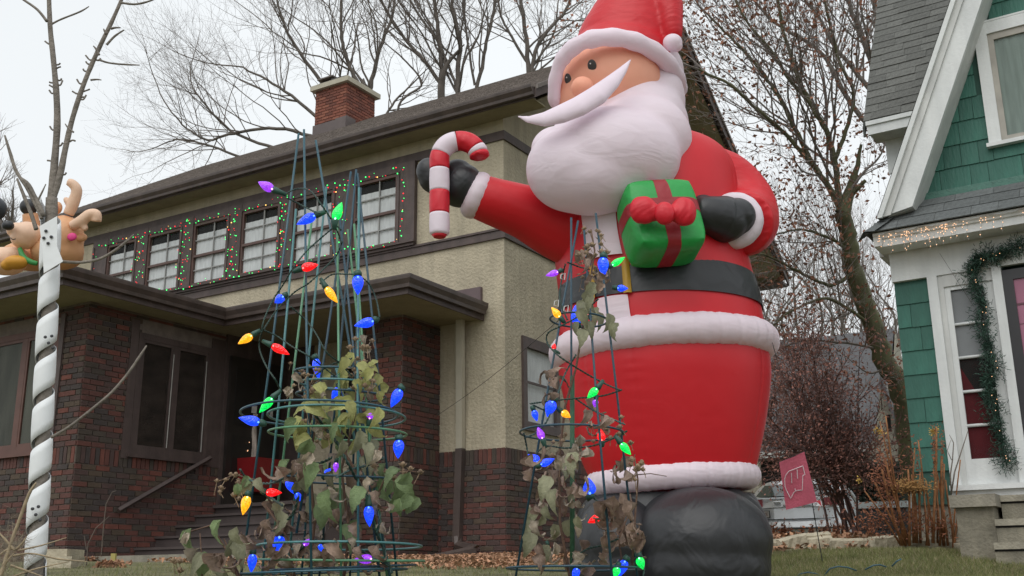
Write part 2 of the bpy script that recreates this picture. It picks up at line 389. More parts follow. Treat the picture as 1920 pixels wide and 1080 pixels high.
    for fld in (((ca0, cb, 0), (1,0,0), (0,-1,0), ca1-ca0), ((ca1, cb, 0), (0,1,0), (1,0,0), cb1-cb)):
        brick_field(HF, fld[0], fld[1], fld[2], fld[3], 9.25, 10.25)
    brick_build(cho, 400, M_cbrick, M_cbrick)
    c = MB(); c.box((ca0-.09, cb-.09, 10.25), (ca1+.09, cb1+.09, 10.36)); c.build('chimney_cap', mat('cap_concrete', (.42,.39,.31), .9, .1, 5, .3), cho)
    c = MB(); c.box((ca0+.02, cb+.05, 10.36), (ca0+.40, cb+.45, 10.46)); c.box((ca0+.0, cb+.02, 10.53), (ca0+.44, cb+.5, 10.56)); c.box((ca0+.06, cb+.1, 10.46), (ca0+.10, cb+.14, 10.53)); c.box((ca0+.34, cb+.4, 10.46), (ca0+.38, cb+.44, 10.53)); c.box((ca0+.06, cb+.4, 10.46), (ca0+.10, cb+.44, 10.53)); c.box((ca0+.34, cb+.1, 10.46), (ca0+.38, cb+.14, 10.53)); c.build('flue', mat('flue_metal', (.12,.10,.09), .6, .2), cho)
    c = MB(); c.prism([(ca1-.42, cb-.04, 10.365), (ca1+.03, cb-.04, 10.365), (ca1+.03, cb-.04, 10.40), (ca1-.42, cb-.04, 10.43)], (0, .8, 0)); c.build('cap_plate', mat('black_metal', (.03,.028,.026), .6), cho)
    c = MB(); z = zr(cb); c.box((ca0-.03, cb-.025, z-.2), (ca0+.60, cb-.012, z+.22)); c.box((ca0+.605, cb-.03, z-.2), (ca1+.02, cb-.017, z+.24)); c.box((ca1+.008, cb-.016, z-.1), (ca1+.02, cb+.3, z+.26)); c.build('flashing', mat('brown_flashing', (.105,.080,.076), .5), cho)
    # porch roof
    P = [(-.30, 0), (-.30, -1.72), (-3.37, -1.72), (-3.37, -4.22), (-9.0, -4.22)]
    z0 = 3.30
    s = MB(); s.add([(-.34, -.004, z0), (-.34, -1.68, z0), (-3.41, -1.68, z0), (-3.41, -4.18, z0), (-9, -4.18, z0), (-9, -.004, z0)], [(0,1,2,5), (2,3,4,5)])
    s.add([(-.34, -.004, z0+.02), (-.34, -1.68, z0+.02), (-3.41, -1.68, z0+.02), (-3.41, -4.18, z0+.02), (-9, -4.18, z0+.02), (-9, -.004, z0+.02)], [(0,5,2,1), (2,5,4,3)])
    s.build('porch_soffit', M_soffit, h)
    f = MB()
    f.box((-.34, -1.70, z0-.02), (-.318, -.004, 3.49)); f.box((-3.39, -1.70, z0-.02), (-.34, -1.68, 3.49)); f.box((-3.41, -4.20, z0-.02), (-3.39, -1.70, 3.49)); f.box((-9, -4.20, z0-.02), (-3.41, -4.18, 3.49)); f.build('porch_fascia', M_trim, h)
    gutter([(-.318, -.05, 3.50, 1, 0), (-.318, -1.70, 3.50, 1, -1), (-3.39, -1.70, 3.50, 1, -1), (-3.39, -4.20, 3.50, 1, -1), (-9.0, -4.20, 3.50, 0, -1)], 'porch_gutter', .15, .10)
    pr = MB()
    pr.add([(-.30, -1.72, 3.50), (-.30, 0, 3.50), (-1.6, 0, 3.80), (-2.2, 0, 3.84), (-3.37, -1.72, 3.50), (-3.37, -4.22, 3.50), (-5.2, -2.4, 3.86), (-9, -4.22, 3.50), (-9, -2.4, 3.86), (-9, 0, 3.9), (-5.2, 0, 3.88)],
           [(0,1,2), (0,2,3,4), (4,3,10,6), (4,6,5), (5,6,8,7), (6,10,9,8)])
    pr.build('porch_roof', M_roof, h)
    s = MB(); s.box((-.93, -.05, 3.42), (-.36, -.002, 3.75)); s.box((-.365, -.055, 3.44), (-.345, -.001, 3.75)); s.build('roof_flashing', mat('mauve_flashing', (.12,.082,.085), .5), h)
    # beams under the porch soffit
    s = MB(); s.box((PA-2.8, PB+.02, 3.1), (PA-.02, PB+.2, 3.298)); s.box((PA-.2, PB+.2, 3.1), (PA-.02, -.05, 3.298)); s.build('porch_beam', M_trim, h)
    # recess back wall, door, side stucco
    s = MB(); s.box((-4.5, -.03, .85), (-3.3, -.003, 3.3)); s.build('entry_wall', M_trim, h)
    s = MB(); s.box((-3.3, -.025, .85), (-1.76, -.003, 1.57)); s.build('entry_stucco', M_stucco, h)
    d = MB(); d.box((PA+.043, -1.20, .92), (PA+.09, -.18, 3.0)); do = d.build('door', mat('dark_door', (.022,.018,.016), .4, .2), h)
    d = MB()
    for (b0, b1, za, zb_) in ((-1.1, -.75, 1.1, 1.9), (-.65, -.3, 1.1, 1.9), (-1.1, -.75, 2.05, 2.85), (-.65, -.3, 2.05, 2.85)): d.box((PA+.091, b0, za), (PA+.10, b1, zb_))
    d.build('door_panel', mat('dark_door_panel', (.016,.014,.013), .35), do)
    # entry windows beside door (dark) on the facade under the porch
    f = MB(); f.box((-2.75, -.05, 1.75), (-1.95, -.026+.02, 3.0)); fo = f.build('window', M_trim, h)
    g = MB(); g.box((-2.66, -.055, 1.85), (-2.38, -.051, 2.9)); g.box((-2.32, -.055, 1.85), (-2.04, -.051, 2.9)); g.build('pane', M_glass, fo)
    # porch floor and steps
    s = MB(); s.box((PA+.003, -1.25, -.2), (-1.76, -.004, .94)); s.box((PA+.003, -1.30, .90), (-1.76, -1.25, .945)); s.build('porch_floor', M_step, h)
    for k in range(4):
        y1 = -1.30-.31*k; z = .80-.145*k; s = MB()
        s.box((PA+.003, y1-.31+.02, -.2), (-1.30, y1 if k else -1.301, z-.035)); s.box((PA+.003, y1-.315, z-.03), (-1.28, y1 if k else -1.301, z)); s.build('step', M_step, h)
    s = MB(); s.box((PA-.02, -3.55, -.2), (-1.0, -2.545, .245)); s.build('step_slab', M_conc, h)
    # left window of the porch room, front
    def cas(bars, l, rr, z0, z1, axis, pos, wood, name='window', glass=M_glass, cur=None):
        o = MB(); fo = None
        def bx(u0, u1, za, zb_, p0, p1, m=o):
            if axis == 'a': m.box((u0, pos+p0, za), (u1, pos+p1, zb_))
            else: m.box((pos-p0, u0, za), (pos-p1, u1, zb_))
        bx(l, l+.07, z0, z1, -.03, .05); bx(rr-.07, rr, z0, z1, -.03, .05); bx(l+.07, rr-.07, z1-.08, z1, -.03, .05); bx(l+.07, rr-.07, z0, z0+.08, -.03, .05); bx(l-.04, rr+.04, z0-.04, z0, -.06, .04)
        for x in bars: bx(x-.04, x+.04, z0+.08, z1-.08, -.025, .05)
        fo = o.build(name, wood, h)
        g = MB(); xs = [l+.03]+list(bars)+[rr-.03]
        fr = MB()
        for i in range(len(xs)-1):
            x0, x1 = xs[i]+.04, xs[i+1]-.04
            bx(x0, x0+.035, z0+.08, z1-.08, -.022, .02, fr); bx(x1-.035, x1, z0+.08, z1-.08, -.022, .02, fr); bx(x0+.035, x1-.035, z0+.08, z0+.12, -.022, .02, fr); bx(x0+.035, x1-.035, z1-.12, z1-.08, -.022, .02, fr)
            p = MB(); bx(x0+.035, x1-.035, z0+.12, z1-.12, -.009, -.007, p); p.build('pane', glass, fo)
        fr.build('sash', wood, fo)
        if cur:
            c = MB(); bx(l+.08, rr-.08, z0+.1, z1-.1, .001, .004, c); c.build('curtain', cur, fo)
        return fo
    cas([-5.72, -5.0], -6.5, PA-.50, 1.50, 3.05, 'a', PB, mat('red_brown_wood', (.115,.050,.036), .5), glass=M_paneglass, cur=mat('dim_room_reflection', (.17,.165,.13), .9, .6, 1.2, .4, 6, stretch=(2,2,.4)))  # mottled sheet behind the panes: dim room and glass reflections put into its colour
    cas([-2.13], -2.74, -1.50, 1.50, 3.05, 'b', PA, M_trim, glass=M_paneglass, cur=mat('window_shade', (.060,.040,.031), .9, .45, 2, .5, 30, stretch=(.4,1.5,3)))
    for bx_ in (((PA-.5, PB-.03, 1.42), (PA-.42, PB, 3.2)), ((PA, -2.86, 1.44), (PA+.02, -2.74, 3.2)), ((PA, -1.50, 1.44), (PA+.02, -1.22, 3.2))): t = MB(); t.box(*bx_); t.build('corner_board', M_trim, h)
    # white window cords
    t = MB(); t.tube([(PA+.035, -2.18, 1.62), (PA+.035, -2.17, 2.85)], .007, 5); t.tube([(PA+.035, -1.60, 1.62), (PA+.035, -1.60, 2.85)], .007, 5); t.build('window_cord', mat('pale_cord', (.33,.32,.30), .7), h)
    # handrail on the side wall
    t = MB(); t.tube([(PA+.07, -2.86, .80), (PA+.07, -1.45, 1.56)], .032, 4); t.box((PA, -2.7, .84), (PA+.06, -2.66, .88)); t.box((PA, -1.7, 1.38), (PA+.06, -1.66, 1.42)); t.build('handrail', M_trim, h)
    # notes on the door
    for (b0, z) in ((-.78, 2.30), (-.42, 2.28)):
        t = MB(); t.box((PA+.1005, b0, z-.055), (PA+.102, b0+.10 if b0 < -.5 else b0+.06, z+.055)); t.build('door_note', mat('note_paper', (.5,.5,.47), .9, .2, 30), do)
    # downspout
    d = MB()
    d.prism([(-.62, -.18, 3.36), (-.53, -.18, 3.36), (-.53, -.11, 3.36), (-.62, -.11, 3.36)], (0, 0, 0.02))
    for (p0, p1) in (((-.60, -.16, 3.36), (-.66, -.05, 1.60)),):
        a, b, z = p0; a2, b2, z2 = p1; w2 = .048
        d.hexa([(a2-w2, b2-.04, z2), (a2+w2, b2-.04, z2), (a2+w2, b2+.035, z2), (a2-w2, b2+.035, z2), (a-w2, b-.04, z), (a+w2, b-.04, z), (a+w2, b+.035, z), (a-w2, b+.035, z)])
    d.build('downspout', mat('cream_downspout', (.40,.37,.29), .5, .06), h)
    d = MB(); w2 = .052
    d.hexa([(-.70-w2, -.10, .42), (-.70+w2, -.10, .42), (-.70+w2, -.01, .42), (-.70-w2, -.01, .42), (-.66-w2, -.10, 1.60), (-.66+w2, -.10, 1.60), (-.66+w2, -.01, 1.60), (-.66-w2, -.01, 1.60)])
    d.hexa([(-.70-w2, -.10, .42), (-.70-w2, -.01, .42), (-.70+w2, -.01, .42), (-.70+w2, -.10, .42), (-.30-w2, -.32, .30), (-.30-w2, -.22, .30), (-.28+w2, -.22, .36), (-.28+w2, -.32, .36)][::1])
    d.tube([(-.70, -.06, .47), (-.66, -.10, .37), (-.32, -.30, .30)], .055, 6)
    d.tube([(-.30, -.27, .30), (-.55, -.75, .20), (-1.3, -1.6, .13), (-1.8, -2.1, .10)], .058, 6)
    d.build('downspout_boot', M_gutter, h)
M_paneglass = None
def glassmat():
    m = bpy.data.materials.new('clear_pane'); m.use_nodes = True; N = m.node_tree.nodes; L = m.node_tree.links
    b = N['Principled BSDF']; b.inputs['Base Color'].default_value = (.01,.012,.012,1); b.inputs['Roughness'].default_value = .05
    t = N.new('ShaderNodeBsdfTransparent'); t.inputs[0].default_value = (.95,.96,.96,1); ms = N.new('ShaderNodeMixShader')
    n = N.new('ShaderNodeTexNoise'); n.inputs['Scale'].default_value = 2; mr = N.new('ShaderNodeMapRange'); mr.inputs[3].default_value = .80; mr.inputs[4].default_value = .9
    L.new(n.outputs['Fac'], mr.inputs[0]); L.new(mr.outputs[0], ms.inputs[0]); L.new(b.outputs[0], ms.inputs[1]); L.new(t.outputs[0], ms.inputs[2]); L.new(ms.outputs[0], N['Material Output'].inputs['Surface'])
    return m
M_paneglass = glassmat()
build_house()
# ------------------------------------------------------------------ green shingled house on the right
M_green = mat('green_shingle_paint', (.030,.132,.098), .62, .14, 7, .45, 40, objrand=.12, stretch=(1,1,.2), streak=.2)
M_greenw = mat('green_wall', (.030,.085,.066), .8, .1)
M_white = mat('white_trim_paint', (.68,.70,.69), .5, .05, 4, .15, 35, streak=.13)
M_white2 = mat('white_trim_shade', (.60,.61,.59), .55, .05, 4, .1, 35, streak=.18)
M_gshing = mat('grey_roof_shingle', (.13,.132,.122), .95, .22, 25, .7, 120, objrand=.16)
M_gslate = mat('grey_hip_shingle', (.115,.125,.125), .9, .2, 25, .6, 120, objrand=.14)
gh = thing('green_house', 'green shingled house with white trim and steep front gable at the right edge', 'house', GF.o, GF.rz)
def wedge(w, hgt, t0=.006, t1=.016):
    m = MB(); x = w/2
    m.add([(-x,0,0),(x,0,0),(x,0,hgt),(-x,0,hgt),(-x,-t1,0),(x,-t1,0),(x,-t0,hgt),(-x,-t0,hgt)], [(0,3,2,1),(4,5,6,7),(0,1,5,4),(1,2,6,5),(2,3,7,6),(3,0,4,7)]); return m
WC = {}
def shingle_rows(par, a0, a1, zrows, b, material, name='shingle', wmin=.11, wmax=.28, inside=None, g=.004, Mrow=None, t1=.016):
    for k in range(len(zrows)-1):
        z0, z1 = zrows[k], zrows[k+1]; x = a0
        while x < a1-.01:
            w = rng.choice([.12,.15,.19,.22,.26,.30]) ; w = max(wmin, min(w, wmax, a1-x)); 
            if a1-(x+w) < .04: w = a1-x
            if inside is None or inside(x+w/2, (z0+z1)/2):
                key = (name, round(w-g, 3), round(z1-z0, 3))
                if key not in WC: WC[key] = wedge(w-g, z1-z0+.004, .005, t1).mesh(name, material)
                M = Matrix.Translation((x+w/2, b, z0+rng.uniform(-.003, .003))) if Mrow is None else Mrow(x+w/2, k)
                M = M @ Matrix.Rotation(rng.uniform(-.006, .006), 4, 'Y')
                place(WC[key], name, par, M)
            x += w
def build_green():
    h = gh; AR = 4.2
    w = MB()
    w.box((-.29, .02, -.2), (-.001, 4, 2.95)); w.box((-.29, .02, 2.57), (AR, .3, 3.32)); w.box((-.001, .3, -.2), (AR, 4, 2.6))
    w.prism([(-.25, .02, 3.3), (AR, .02, 3.3), (AR, .02, 3.4), (1.95, .02, 8.2)], (0, .6, 0))
    w.box((-.42, 1.0, 2.9), (AR, 5, 4.45))
    w.build('wall', M_greenw, h)
    rows = [2.56-.2155*k for k in range(9)][::-1]
    shingle_rows(h, -.30, 0, rows, .0205, M_green, wmin=.12)
    def ins(a, z): return a > -.05+(z-3.25)/2.27 - .02 and not (.66 < a < 1.75 and 3.70 < z < 4.9)
    shingle_rows(h, -.20, 1.62, [3.34+.2155*k for k in range(12)], .0195, M_green, inside=ins)
    shingle_rows(h, -.42, .30, [3.36+.2155*k for k in range(4)], .999, M_green)
    f = MB(); f.box((-.31, -.03, .55), (.0, .02, .78)); f.build('skirt_board', M_greenw, h)
    f = MB(); f.box((-.33, .0, -.2), (.02, .05, .56)); f.build('foundation', M_conc, h)
    # entry surround
    t = MB(); t.box((-.305, -.035, 2.56), (AR, .019, 2.85)); t.build('frieze_board', M_white, h)
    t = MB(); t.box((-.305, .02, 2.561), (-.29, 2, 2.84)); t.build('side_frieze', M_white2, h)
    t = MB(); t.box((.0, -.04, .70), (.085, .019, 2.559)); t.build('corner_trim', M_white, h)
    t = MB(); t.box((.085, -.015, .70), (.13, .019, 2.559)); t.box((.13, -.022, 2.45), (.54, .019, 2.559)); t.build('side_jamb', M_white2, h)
    t = MB(); t.box((.13, -.005, .70), (.18, .019, 2.45)); t.box((.45, -.005, .70), (.54, .019, 2.45)); t.box((.18, -.005, .70), (.45, .019, .92)); t.box((.18, -.005, 2.415), (.45, .019, 2.45))
    sl = t.build('sidelight', M_white, h)
    zz = [.92, 1.205, 1.50, 1.80, 2.10, 2.415]
    for k in range(1, 5):
        m = MB(); m.tube([(.18, .004, zz[k]), (.45, .004, zz[k])], .014, 8); m.build('muntin', M_white, sl, smooth=True)
    dims = [(.10,.012,.012), (.12,.02,.02), (.02,.022,.022), (.10,.115,.12), (.13,.145,.15)]
    for k in range(5):
        p = MB(); p.add([(.18, .012, zz[k]), (.45, .012, zz[k]), (.45, .012, zz[k+1]), (.18, .012, zz[k+1])], [(0,1,2,3)]); p.build('pane', M_paneglass, sl)
    c = MB(); c.box((.18, .0185, .92), (.45, .0195, 1.20)); c.build('red_curtain', mat('red_drape', (.10,.008,.012), .9, .3, 5), sl)
    c = MB(); c.add([(.18,.0186,1.2), (.45,.0186,1.2), (.30,.0186,1.46), (.18,.0186,1.72)], [(0,1,2,3)]); c.build('red_curtain', MATS['red_drape'], sl)
    c = MB(); c.box((.18, .019, 1.20), (.45, .0196, 1.80)); c.build('pane_backing', M_dark, sl)  # darkness of the unlit hall, painted as a flat backing sheet
    c = MB(); c.box((.18, .0187, 1.81), (.45, .0196, 2.41)); c.build('pane_backing', mat('grey_blind', (.30,.31,.32), .8, .1, 3), sl)
    t = MB(); t.box((.54, -.045, .70), (.615, .019, 2.559)); t.build('door_trim', M_white, h)
    d = MB(); d.box((.615, -.03, .70), (.70, .0, 2.52)); d.box((.70, -.03, 2.43), (1.5, .0, 2.52)); d.box((1.42, -.03, .7), (1.5, 0, 2.43)); d.box((.70, -.03, .70), (1.42, 0, .95))
    do = d.build('door', mat('black_storm_door', (.022,.022,.024), .35, .1), h)
    p = MB(); p.box((.70, -.012, .95), (1.42, -.008, 2.43)); p.build('pane', mat('pink_door_glass', (.30,.11,.17), .12, .25, 1.2), do)
    p = MB(); p.box((.70, -.02, 2.20), (1.42, -.0121, 2.215)); p.box((.70, -.0155, 2.03), (1.42, -.0122, 2.035)); p.build('bar', mat('pink_bar', (.12,.04,.06), .4), do)
    t = MB(); t.box((-.005, -.10, .655), (AR, .02, .70)); t.box((.0, -.05, .60), (AR, .018, .654)); t.build('threshold', M_white, h)
    # crown / gutter under the skirt roof
    t = MB()
    prof = [(-.03, 2.845), (-.14, 2.845), (-.15, 2.90), (-.185, 2.93), (-.20, 2.96), (-.03, 2.96)]
    prof = [(-.06, 2.83), (-.30, 2.83), (-.30, 2.90), (-.32, 2.905), (-.325, 2.92), (-.345, 2.935), (-.345, 2.955), (-.06, 2.955)]
    t.prism([(-.36, y, z) for y, z in prof], (AR+.36, 0, 0)); t.build('gutter_board', M_white, h)
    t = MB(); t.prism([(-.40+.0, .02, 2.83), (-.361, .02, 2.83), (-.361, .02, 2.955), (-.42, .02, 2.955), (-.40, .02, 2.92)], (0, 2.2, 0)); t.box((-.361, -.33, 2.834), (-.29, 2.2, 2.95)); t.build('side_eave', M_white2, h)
    # skirt roof
    r = MB(); zl, zh = 2.955, 3.30
    r.add([(-.42, -.37, zl), (AR, -.37, zl), (AR, -.0, zh), (-.13, -.0, zh), (-.42, 2.2, zl), (-.20, 2.2, zh-.05), (-.2,.3,zh)], [(0,1,2,3), (0,3,6,5,4)])
    r.build('skirt_roof', M_gshing, h)
    n = Vector((0, -(zh-zl), -.37)).normalized()
    sl_len = math.hypot(.37, zh-zl); ud = Vector((0, .37, zh-zl))/sl_len; nd = Vector((0, -(zh-zl), .37)).normalized()
    for k in range(3):
        a = -.36 + k*.085
        while a < 1.75:
            w = rng.choice([.22,.26,.32,.30]); key = ('skirt', round(w, 2))
            if key not in WC: WC[key] = wedge(w-.003, .185, .003, .010).mesh('roof_shingle', M_gslate)
            o = Vector((a+w/2, -.375, zl)) + ud*(k*.172)
            if k == 2 and False: break
            if k < 3 and k*.172+.17 < sl_len+.06:
                M = Matrix((Vector((1,0,0)), -nd, ud)).transposed().to_4x4(); M.translation = o+nd*.003; place(WC[key], 'roof_shingle', h, M)
            a += w
    for k in range(3):     # hip caps
        p0 = Vector((-.43, -.38, zl)).lerp(Vector((-.12, -.0, zh)), k*.33); p1 = Vector((-.43, -.38, zl)).lerp(Vector((-.12, 0, zh)), k*.33+.36)
        m = MB(); s_ = Vector((-.10, .16, -.03)); f_ = Vector((.11, -.06, -.02)); up = Vector((0,0,.022))
        m.add([p0+up, p1+up*.4, p1+f_+up*.3, p0+f_+up*.6, p1+s_, p0+s_+up*.5], [(0,1,2,3), (0,5,4,1)]); m.build('hip_shingle', M_gslate, h)
    t = MB(); t.box((-.14, -.03, 3.285), (AR, .018, 3.35)); t.build('green_flashing', mat('green_metal', (.055,.155,.12), .5, .2, 20, .3), h)
    # gable rake board
    sl_ = 2.27; zt = 8.06
    def rk(a0, z0, a1, b0, b1): # outer line and inner line of a rake member
        return a0
    r = MB()
    o0, o1 = Vector((-.28, -.30, 3.11)), Vector((1.90, -.30, 8.06)); i0, i1 = Vector((-.0, -.30, 3.16)), Vector((2.16, -.30, 8.06))
    r.prism([o0, i0, i1, o1], (0, .05, 0)); r.build('rake_board', M_white, h)
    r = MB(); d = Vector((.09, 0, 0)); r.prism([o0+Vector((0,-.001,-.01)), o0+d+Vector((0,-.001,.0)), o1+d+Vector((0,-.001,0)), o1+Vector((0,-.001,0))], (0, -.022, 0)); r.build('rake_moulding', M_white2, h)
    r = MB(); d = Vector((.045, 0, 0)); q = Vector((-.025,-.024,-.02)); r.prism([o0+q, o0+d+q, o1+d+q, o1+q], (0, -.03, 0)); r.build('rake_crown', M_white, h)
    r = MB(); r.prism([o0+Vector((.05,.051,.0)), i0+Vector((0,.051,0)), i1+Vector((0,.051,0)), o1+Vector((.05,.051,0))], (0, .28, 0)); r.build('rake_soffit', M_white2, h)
    r = MB(); q = Vector((-.028,-.05,-.01)); r.add([o0+q, o1+q, o1+q+Vector((0,1.0,0)), o0+q+Vector((0,1.0,0)), o0+q+Vector((.04,0,0)), o1+q+Vector((.04,0,0)), o1+q+Vector((.04,1,0)), o0+q+Vector((.04,1,0))], [(0,1,2,3), (4,7,6,5), (0,3,7,4)]); r.build('gable_roof', M_gshing, h)
    # gable window
    t = MB(); t.box((.66, -.03, 3.70), (.765, .018, 4.88)); t.box((.765, -.028, 4.765), (1.80, .018, 4.88)); t.box((.64, -.03, 4.882), (1.82, .018, 4.90)); t.box((1.70, -.03, 3.70), (1.80, .018, 4.765))
    wo = t.build('window', M_white, h)
    t = MB(); t.box((.64, -.055, 3.665), (1.82, .018, 3.70)); t.build('sill', M_white, wo)
    t = MB(); t.box((.765, -.012, 3.70), (.815, .016, 4.765)); t.box((.815, -.012, 4.70), (1.70, .016, 4.765)); t.box((.815, -.012, 3.70), (1.70, .016, 3.75)); t.build('sash', mat('tan_sash', (.34,.32,.28), .6), wo)
    t = MB(); t.add([(.815, .002, 3.75), (1.70, .002, 3.75), (1.70, .002, 4.70), (.815, .002, 4.70)], [(0,1,2,3)]); t.build('pane', M_paneglass, wo)
    c = MB(); n = 60; vs = []
    for j in range(n+1):
        x = .815+.885*j/n; vs += [(x, .010+.004*math.sin(j*.9), 3.75), (x, .010+.003*math.sin(j*.9), 4.70)]
    c.add(vs, [(2*j, 2*j+2, 2*j+3, 2*j+1) for j in range(n)]); c.build('curtain', mat('sage_curtain', (.27,.33,.30), .9, .15, 9, stretch=(3,3,.3)), wo, smooth=True)
    # main roof behind the gable
    b0, z0, b1, z1 = .66, 4.47, 2.96, 7.97; L_ = math.hypot(b1-b0, z1-z0); ud = Vector((0, b1-b0, z1-z0))/L_; nd = Vector((0, -(z1-z0), b1-b0)).normalized()
    r = MB(); r.prism([(-.55, b0, z0), (-.55, b1, z1), (-.55, b1+2.3, z0), (-.55, b1+2.3, z0-.05), (-.55, b1, z1-.08), (-.55, b0, z0-.05)], (AR+.55, 0, 0)); ro = r.build('roof', M_gshing, h)
    k = 0
    while k*.135 < L_-.1:
        x = -.56 - rng.choice([0, .05, .1]) ; first = True
        while x < .75:
            wd = rng.choice([.17,.20,.24,.30]); x0 = max(x, -.56)
            if x+wd > -.54:
                wk = x+wd-x0; key = ('roof', round(wk, 2))
                if key not in WC: WC[key] = wedge(wk-.002, .15, .002, .010).mesh('roof_shingle', M_gshing)
                M = Matrix((Vector((1,0,0)), -nd, ud)).transposed().to_4x4(); M.translation = Vector((x0+wk/2, b0-.02, z0))+ud*(k*.135)+nd*(.004+rng.choice([0, 0, .004])); place(WC[key], 'roof_shingle', ro, M)
            x += wd
        k += 1
    t = MB(); t.box((-.53, b0-.015, z0-.15), (AR, b0+.02, z0-.05)); t.box((-.54, b0-.035, z0-.05), (AR, b0+.01, z0-.005)); t.build('fascia', M_white, h)
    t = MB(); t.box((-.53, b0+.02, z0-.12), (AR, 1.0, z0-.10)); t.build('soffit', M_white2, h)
    t = MB(); t.box((-.44, .97, 3.98), (AR, .998, z0-.12)); t.build('upper_frieze', M_white, h)
    t = MB(); t.prism([(-.56, b0, z0-.05), (-.56, b1, z1-.05), (-.56, b1, z1-.16), (-.56, b0, z0-.16)], (-.02, 0, 0)); t.build('rake_edge', mat('dark_roof_edge', (.05,.055,.05), .8), h)
    # brick chimney glimpsed behind the roof
    mo = MB(); p = GF.B(1650, 37, 3.2); ca = p.x+.2; mo.box((ca-.20+.006, 3.2+.006, 6.0), (ca+.40, 3.7, 9.5)); co = mo.build('chimney', M_cmortar, h)
    brick_field(GF, (ca-.2, 3.2, 0), (1,0,0), (0,-1,0), .5, 6.3, 8.6); brick_build(co, 200, M_cbrick, M_cbrick)
    # concrete stoop
    s = MB(); s.box((.23, -1.2, -.2), (.49, -.12, .455)); st = s.build('stoop_pillar', mat('weathered_concrete', (.27,.245,.185), .95, .38, 5, .6, 30, streak=.3), h)
    s = MB(); s.box((.20, -1.25, .455), (.52, -.105, .545)); s.build('pillar_cap', M_conc, st)
    for k, (y, z) in enumerate(((-1.02, .54), (-1.19, .36), (-1.36, .19))):
        s = MB(); zb_ = -.2; y1 = -.1 if k == 0 else (-1.02, -1.19)[k-1]-.001
        s.box((.521 if k == 0 else .491, y, zb_), (2.6, y1, z)); so_ = s.build('stoop_step', mat('stoop_concrete', (.30,.275,.21), .95, .22, 6, .45, 60, streak=.3), h)
        s = MB(); s.box((.521 if k == 0 else .491, y-.022, z-.045), (2.6, y-.001, z+.002)); s.build('nosing', mat('nosing_concrete', (.36,.33,.26), .95, .2, 8, .4, 50, streak=.2), so_)
        s = MB(); s.box((.521 if k == 0 else .491, y-.004, z-.060), (2.6, y-.0005, z-.046)); s.build('joint', M_dark, so_)
build_green()
W1 = lambda a, b, z: GF.w(a, b, z)
# icicle lights
ic = thing('icicle_lights', 'string of warm white icicle lights drooping from the white gutter of the green house', 'string lights', GF.w(.3, -.36, 2.9))
wire = MB(); bulbs = []
x = -.33; 
wire.tube([W1(a, -.352, 2.93+.012*math.sin(a*23)) for a in [(-.33+.05*i) for i in range(44)]], .0022, 4)
dens = [(-.30, .12, 22), (.10, .32, 12), (.32, .75, 9), (.75, 1.7, 14)]
for (x0, x1, n) in dens:
    for _ in range(n):
        a = rng.uniform(x0, x1); L_ = rng.uniform(.04, .22); p = []; aa = a
        for i in range(7): aa += rng.uniform(-.014, .014); p.append((aa, -.356+rng.uniform(-.01, .004), 2.93-L_*i/6))
        wire.tube([W1(*q) for q in p], .0016, 3)
        for q in p[1::2]: bulbs.append(W1(q[0]+rng.uniform(-.006,.006), q[1], q[2]))
wire.build('wire', mat('pale_wire', (.35,.34,.32), .6), ic, world=True)
b = MB()
for q in bulbs: b.ball(q, .0042, 5, 4)
b.build('light', mat('warm_bulb', (1,.55,.3), .4, emit=1.3, ecol=(1,.55,.30)), ic, world=True, kind='stuff')
# garland
ga = thing('garland', 'green evergreen garland with tiny lights hanging beside the storm door of the green house', 'garland', GF.w(.42, -.09, 1.7))
GP = [(1935,455),(1905,463),(1885,472),(1868,482),(1850,478),(1836,484),(1824,500),(1822,520),(1832,545),(1844,575),(1840,605),(1848,635),(1856,662),(1864,690),(1852,712),(1856,740),(1862,765),(1868,795),(1876,825),(1884,855),(1888,875)]
pts = [GF.w(*GF.B(x, y, -.10 if i < 6 else -.07)) for i, (x, y) in enumerate(GP)]
nd_ = MB(); stem = MB(); stem.tube(pts, .006, 5)
def along(P, t):
    t = t*(len(P)-1); i = min(int(t), len(P)-2); return P[i].lerp(P[i+1], t-i)
for i in range(7500):
    t = rng.random(); c = along(pts, t); thick = .088*(1+.45*math.sin(t*41)+.2*math.sin(t*97))
    d = Vector((rng.gauss(0,1), rng.gauss(0,1), rng.gauss(0,1))).normalized(); p = c+d*thick*rng.uniform(.1, 1)
    e = (d+Vector((rng.gauss(0,.7), rng.gauss(0,.7), rng.gauss(0,.7)))).normalized()*rng.uniform(.022, .045); s_ = e.cross(Vector((rng.gauss(0,1),rng.gauss(0,1),rng.gauss(0,1)))).normalized()*.0030
    nd_.add([p-s_, p+s_, p+e+s_*.5, p+e-s_*.5], [(0,1,2,3)])
nd_.build('needles', mat('garland_needle', (.022,.060,.040), .7, .2, 8, island=.5), ga, world=True, kind='stuff'); stem.build('stem', mat('dark_stem', (.02,.03,.02), .8), ga, world=True)
b = MB()
for i in range(26): b.ball(along(pts, rng.random())+Vector((rng.uniform(-.03,.03), -.05, rng.uniform(-.03,.03))), .0036, 5, 4)
b.build('light', MATS['warm_bulb'], ga, world=True, kind='stuff')
